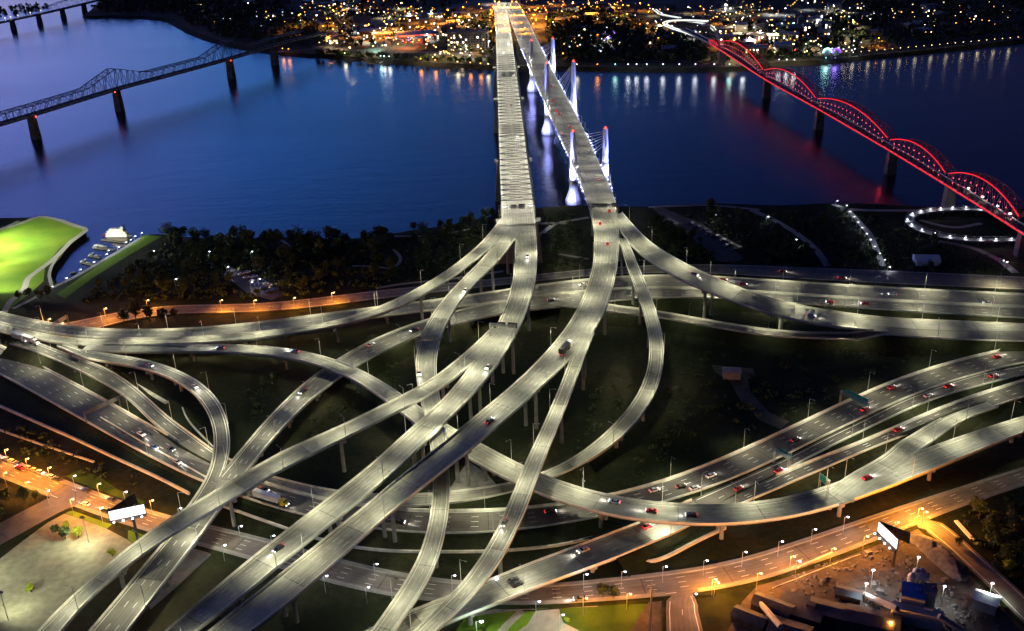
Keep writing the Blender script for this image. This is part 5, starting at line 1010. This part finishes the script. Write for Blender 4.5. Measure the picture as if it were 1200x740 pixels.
# ------------------------------------------------------------------ the far town
def far_street(pts, w, z=.3, m='street'): path(pts, w, m, z, 'street')
far_street([(380,45),(415,33),(450,25),(490,17),(535,8),(575,-2)], 26); far_street([(586,16),(583,0),(578,-16)], 60, .34); far_street([(606,22),(596,4),(590,-14)], 42, .38); far_street([(640,5),(690,3),(760,4),(830,0)], 26)
far_street([(320,62),(380,56),(440,62),(520,62),(575,66)], 10); far_street([(660,70),(740,72),(830,73),(890,71)], 9); far_street([(560,60),(566,45),(572,20)], 9); far_street([(230,-4),(245,12),(256,25)], 16); far_street([(860,60),(930,55),(990,58),(1100,48),(1200,38)], 9); far_street([(720,62),(730,45),(735,38)], 9); far_street([(380,28),(330,12),(290,0)], 14)
rb = random.Random(21)
def town(poly, n, smin, smax, hmin, hmax, lit, grp, lab, ms):
    w = px(poly); xs = [p[0] for p in w]; ys = [p[1] for p in w]; c = 0; pl = []
    for _ in range(n*60):
        if c >= n: break
        x, y = rb.uniform(min(xs), max(xs)), rb.uniform(min(ys), max(ys)); s = rb.uniform(smin, smax)
        if not inpoly(x, y, w) or any(abs(x-a)+abs(y-b2) < (s+s2)*.75 for a, b2, s2 in pl): continue
        if any(np.linalg.norm(cc[:, :2]-(x, y), axis=1).min() < s*.6+8 for cc in PATHS[-14:]): continue
        pl.append((x, y, s)); c += 1; bldg((x, y), rb.choice((.2,-.3,.1,1.4)), s, s*rb.uniform(.5,.9), rb.uniform(hmin, hmax), lab, rb.choice(ms), rb.choice(('brick','wallc','wallc')), rb.choice((0,2.5,3)) if s < 22 else 0, 'town_building', 'building', grp, lit)
town([(385,50),(440,30),(530,12),(560,22),(520,45),(450,62),(390,60)], 22, 12, 30, 4, 9, .35, 'buildings on the far bank upstream of the bridges', 'low building among the lights of the far bank upstream of the twin bridges', ('roof','paleroof','groof'))
town([(380,25),(440,8),(560,-4),(440,-8),(340,5)], 18, 14, 36, 4, 9, .3, 'buildings behind the lit highway', 'low building behind the orange lit highway of the far town', ('roof','paleroof','groof'))
town([(640,30),(700,14),(830,10),(830,60),(720,68),(650,66)], 20, 11, 20, 4, 8, .15, 'houses under the trees of the far bank', 'dark house under the trees between the twin bridges and the red bridge', ('roof','roof','paleroof'))
town([(845,40),(960,22),(985,55),(900,66),(850,62)], 24, 12, 28, 5, 12, .4, 'buildings beyond the red bridge end', 'low building with lit windows beyond the end of the red bridge', ('roof','paleroof','groof'))
town([(840,-2),(1190,-4),(1190,30),(1000,48),(980,20),(850,18)], 26, 11, 24, 4, 8, .2, 'houses of the far town', 'dark house among scattered orange lights of the far town', ('roof','roof','paleroof'))
town([(270,-4),(360,-4),(370,40),(290,30)], 8, 14, 28, 4, 8, .1, 'buildings behind the upstream woods', 'dark building behind the woods upstream', ('roof','paleroof'))
h = bldg(P(549,58,0), rad(-4), 56, 15, 25, 'tall pale hotel slab with rows of windows on the far bank', 'roof', 'wallc', 0, 'hotel', 'hotel', None, .16); bldg(P(529,52,0), rad(-4), 16, 15, 26, 'narrower wing of the hotel standing beside the woods', 'roof', 'brick', 0, 'hotel_wing', 'hotel', None, .12)
t = bldg(P(487,46,0), rad(6), 52, 34, 9, 'wide pinkish lit hall with red neon along its front on the far bank', 'paleroof', 'brick', 0, 'casino_hall', 'hall', None, .5); nb = MB(); nb.box((0,-17.3,7.6), (48,.3,1.6)).build('neon_sign', M['neon'], t); MB().box((6,-17.4,4), (18,.3,2.2)).build('lit_canopy', M['amber'], t); MB().box((-16,-17.4,2.6), (14,.3,1.6)).build('blue_sign', M['violet'], t)
for a, b2, m_, l in ((968,66,'cyanl','cyan lit round pavilion at the waterline of the far bank'), (979,66,'violet','violet lit arched pavilion at the waterline of the far bank')):
    q = P(a,b2,0); t = thing('pavilion', l, 'pavilion', q); MB().ell((0,0,5), (5,4,5), 12, 8).build('dome', M['white'], t); rg = MB(); [rg.bar((5.4*math.cos(x),-3.0,5+5.4*math.sin(x)), (5.4*math.cos(x+.32),-3.0,5+5.4*math.sin(x+.32)), .5, 5) for x in np.arange(0, 3.1, .32)]; rg.build('light_arch', M[m_], t)
# lights of the town nobody could count: one object; a share of them really light their surroundings
DOT = {'o': emis('town_orange', (1,.40,.06), 2.6), 'w': emis('town_white', (.8,.9,1), 1.9), 'y': emis('town_yellow', (1,.72,.3), 2.2), 'r': emis('town_red', (1,.04,.03), 2.2), 'v': emis('town_violet', (.3,.12,1), 2.2), 'c': emis('town_cyan', (.4,1,.85), 1.8)}; keys = list(DOT); dots = MB(); rl = random.Random(77)
for k, c in (('o',ORANGE),('w',(.85,.92,1)),('y',(1,.85,.5)),('r',(1,.1,.05)),('v',(.3,.2,1)),('c',(.5,1,.9))):
    shared_light('U_'+k, 'SPOT', c, 1300, 1.2, 150, .5); shared_light('s_'+k, 'POINT', c, 130, 2.6); shared_light('q_'+k, 'POINT', c, 30, 2.0); shared_light('t_'+k, 'SPOT', c, 330, 1.2, 150, .5); shared_light('T_'+k, 'SPOT', c, 2600, 1.2, 150, .5)
def dot(a, b2, k, r=.8, z=8, lightkey=None, onpole=True):
    q = P(a,b2,z); dots.ell(tuple(q), (r,r,r*.8), 6, 4, keys.index(k))
    dots.bar((q[0],q[1],-.2), (q[0],q[1],z-.4), .15, 4, None, keys.index('w')) if 0 else None
    if lightkey:
        l = bpy.data.objects.new('town_light', LIGHTDATA[lightkey+k]); C.objects.link(l); l.location = V(q+Z3*.5-np.array([0,1.6,0]))
def scatter(cx, cy, rx, ry, n, cols, share=.12, r=(.4,1.25)):
    for _ in range(n):
        while 1:
            u, v = rl.gauss(0, .5), rl.gauss(0, .5)
            if abs(u) < 1 and abs(v) < 1: break
        dot(cx+u*rx, cy+v*ry, rl.choice(cols), rl.uniform(*r), rl.uniform(4, 10), 't_' if rl.random() < share else None)
scatter(400,8,60,12,34,'oooowy'); scatter(345,18,30,14,14,'oow'); scatter(385,46,18,6,16,'oyy',.2); scatter(440,40,50,14,44,'wwooy'); scatter(480,45,40,12,46,'woooorry',.12); scatter(530,62,40,5,22,'oyyw',.15); scatter(470,15,80,10,40,'oooyw'); scatter(540,20,40,14,20,'wo'); scatter(600,10,40,12,40,'ooooyr',.25); scatter(650,8,50,10,26,'ooyr'); scatter(715,5,60,8,26,'ooy'); scatter(690,50,50,16,26,'wwo',.06); scatter(712,44,9,12,14,'wwv'); scatter(790,30,60,25,30,'wowy',.05); scatter(900,20,70,22,70,'wyyooo',.1); scatter(900,50,60,12,46,'wyyoorv',.12); scatter(985,55,30,8,24,'wwoy',.1); scatter(1000,15,70,16,44,'yyow',.1); scatter(1120,18,90,18,34,'yyo',.1); scatter(300,30,50,18,10,'wo',.05); scatter(845,12,40,14,30,'yyow')
for k in range(9): dot(432+k*18.5, 29-k*3.4, 'o', 1.0, 11, 'T_')
for a, b2 in ((588,30),(603,22),(593,12),(612,12),(585,2),(600,2),(625,28),(630,10),(640,22),(660,6),(690,4),(720,5),(750,4),(383,22),(400,8),(352,17)): dot(a, b2, 'o', 1.1, 11, 'T_')
for k in range(9): dot(233+k*2.6, 3+k*2.6, 'y', .8, 3, 't_' if k % 3 == 0 else None)
for a, b2 in ((250,22),(256,24),(262,22),(270,22)): dot(a, b2, 'w', .8, 3)
for a, k, p in ((331,'o','T_'),(338,'o','t_'),(404,'y','T_'),(450,'w','T_'),(456,'w','T_'),(446,'c','T_'),(493,'o','T_'),(510,'o','t_'),(536,'y','T_'),(551,'o','T_'),(563,'o','T_'),(572,'y','T_')): dot(a, 57+(a-331)*.075, k, .9, 5, 's_')
for a, k, p in ((676,'y','T_'),(700,'o','t_'),(721,'c','T_'),(736,'w','t_'),(746,'w','T_'),(758,'w','t_'),(777,'w','t_'),(796,'w','T_'),(815,'w','T_'),(837,'w','T_'),(855,'c','T_'),(871,'w','t_'),(913,'w','t_'),(922,'w','t_'),(931,'w','t_')): dot(a, 75.5 if a < 900 else 70, k, .8, 6, 's_')
for k in range(22): dot(1000+k*9.2, 61.5-k*.85, 'y', .65, 5, 'q_' if k % 2 == 0 else None)
dot(968, 68, 'c', .5, 3, 's_'); dot(979, 68, 'v', .5, 3, 's_'); dot(489, 50, 'r', .6, 5, 't_')
for a, b2, k in ((430,42,'c'),(415,30,'w'),(450,14,'y'),(505,14,'c'),(480,32,'w'),(472,48,'r'),(500,40,'w'),(395,50,'y'),(440,50,'c'),(540,62,'y'),(610,20,'o'),(575,16,'o'),(930,27,'c'),(1000,24,'y'),(860,30,'y'),(905,10,'w'),(880,45,'w'),(920,50,'o'),(950,48,'y'),(760,6,'o'),(700,8,'o'),(850,5,'w'),(1030,45,'o'),(380,8,'y'),(470,4,'y'),(840,20,'o'),(712,44,'w')): dot(a, b2, k, .8, 10, 'T_')
shared_light('G_o', 'SPOT', ORANGE, 11000, 2, 150, .6); shared_light('G_y', 'SPOT', (1,.75,.4), 7000, 2, 150, .6)  # high lamps added to spread orange and yellow glow over the town
for a, b2, k in [(432+q*18.5, 29-q*3.4, 'o') for q in range(9)]+[(575,12,'o'),(580,28,'o'),(613,14,'o'),(628,24,'o'),(640,12,'o'),(660,6,'o'),(605,2,'o'),(690,5,'o'),(730,6,'o'),(390,12,'o'),(350,18,'o'),(470,34,'y'),(430,44,'y'),(500,52,'y'),(540,44,'y'),(410,56,'y'),(905,30,'y'),(930,52,'y'),(870,22,'y'),(1000,26,'y'),(860,48,'y'),(760,14,'o')]: dot(a, b2, k, .8, 24, 'G_')
for _ in range(16): dot(rl.uniform(560, 665), rl.uniform(-3, 24), 'o', .8, 11, 'T_')
for _ in range(34): dot(rl.uniform(370, 600), rl.uniform(-2, 56), rl.choice('ooyw'), .8, 10, 'U_')
for _ in range(30): dot(rl.uniform(640, 1000), rl.uniform(-2, 55), rl.choice('oyyw'), .8, 10, 'U_')
for a, b2 in ((585,6),(587,16),(589,27),(598,6),(603,17),(611,27),(594,9),(592,30),(615,33)): dot(a, b2, 'o', .7, 34, 'T_')
tag(dots.build('town_lights', [DOT[k] for k in keys]), kind='stuff')
# prototypes never drawn from would sit at the origin: none may remain
for p in [HWP, CARP]+list(GLO.values()):
    if fresh.get(id(p)): 
        for ch in list(p.children_recursive)+[p]: bpy.data.objects.remove(ch)
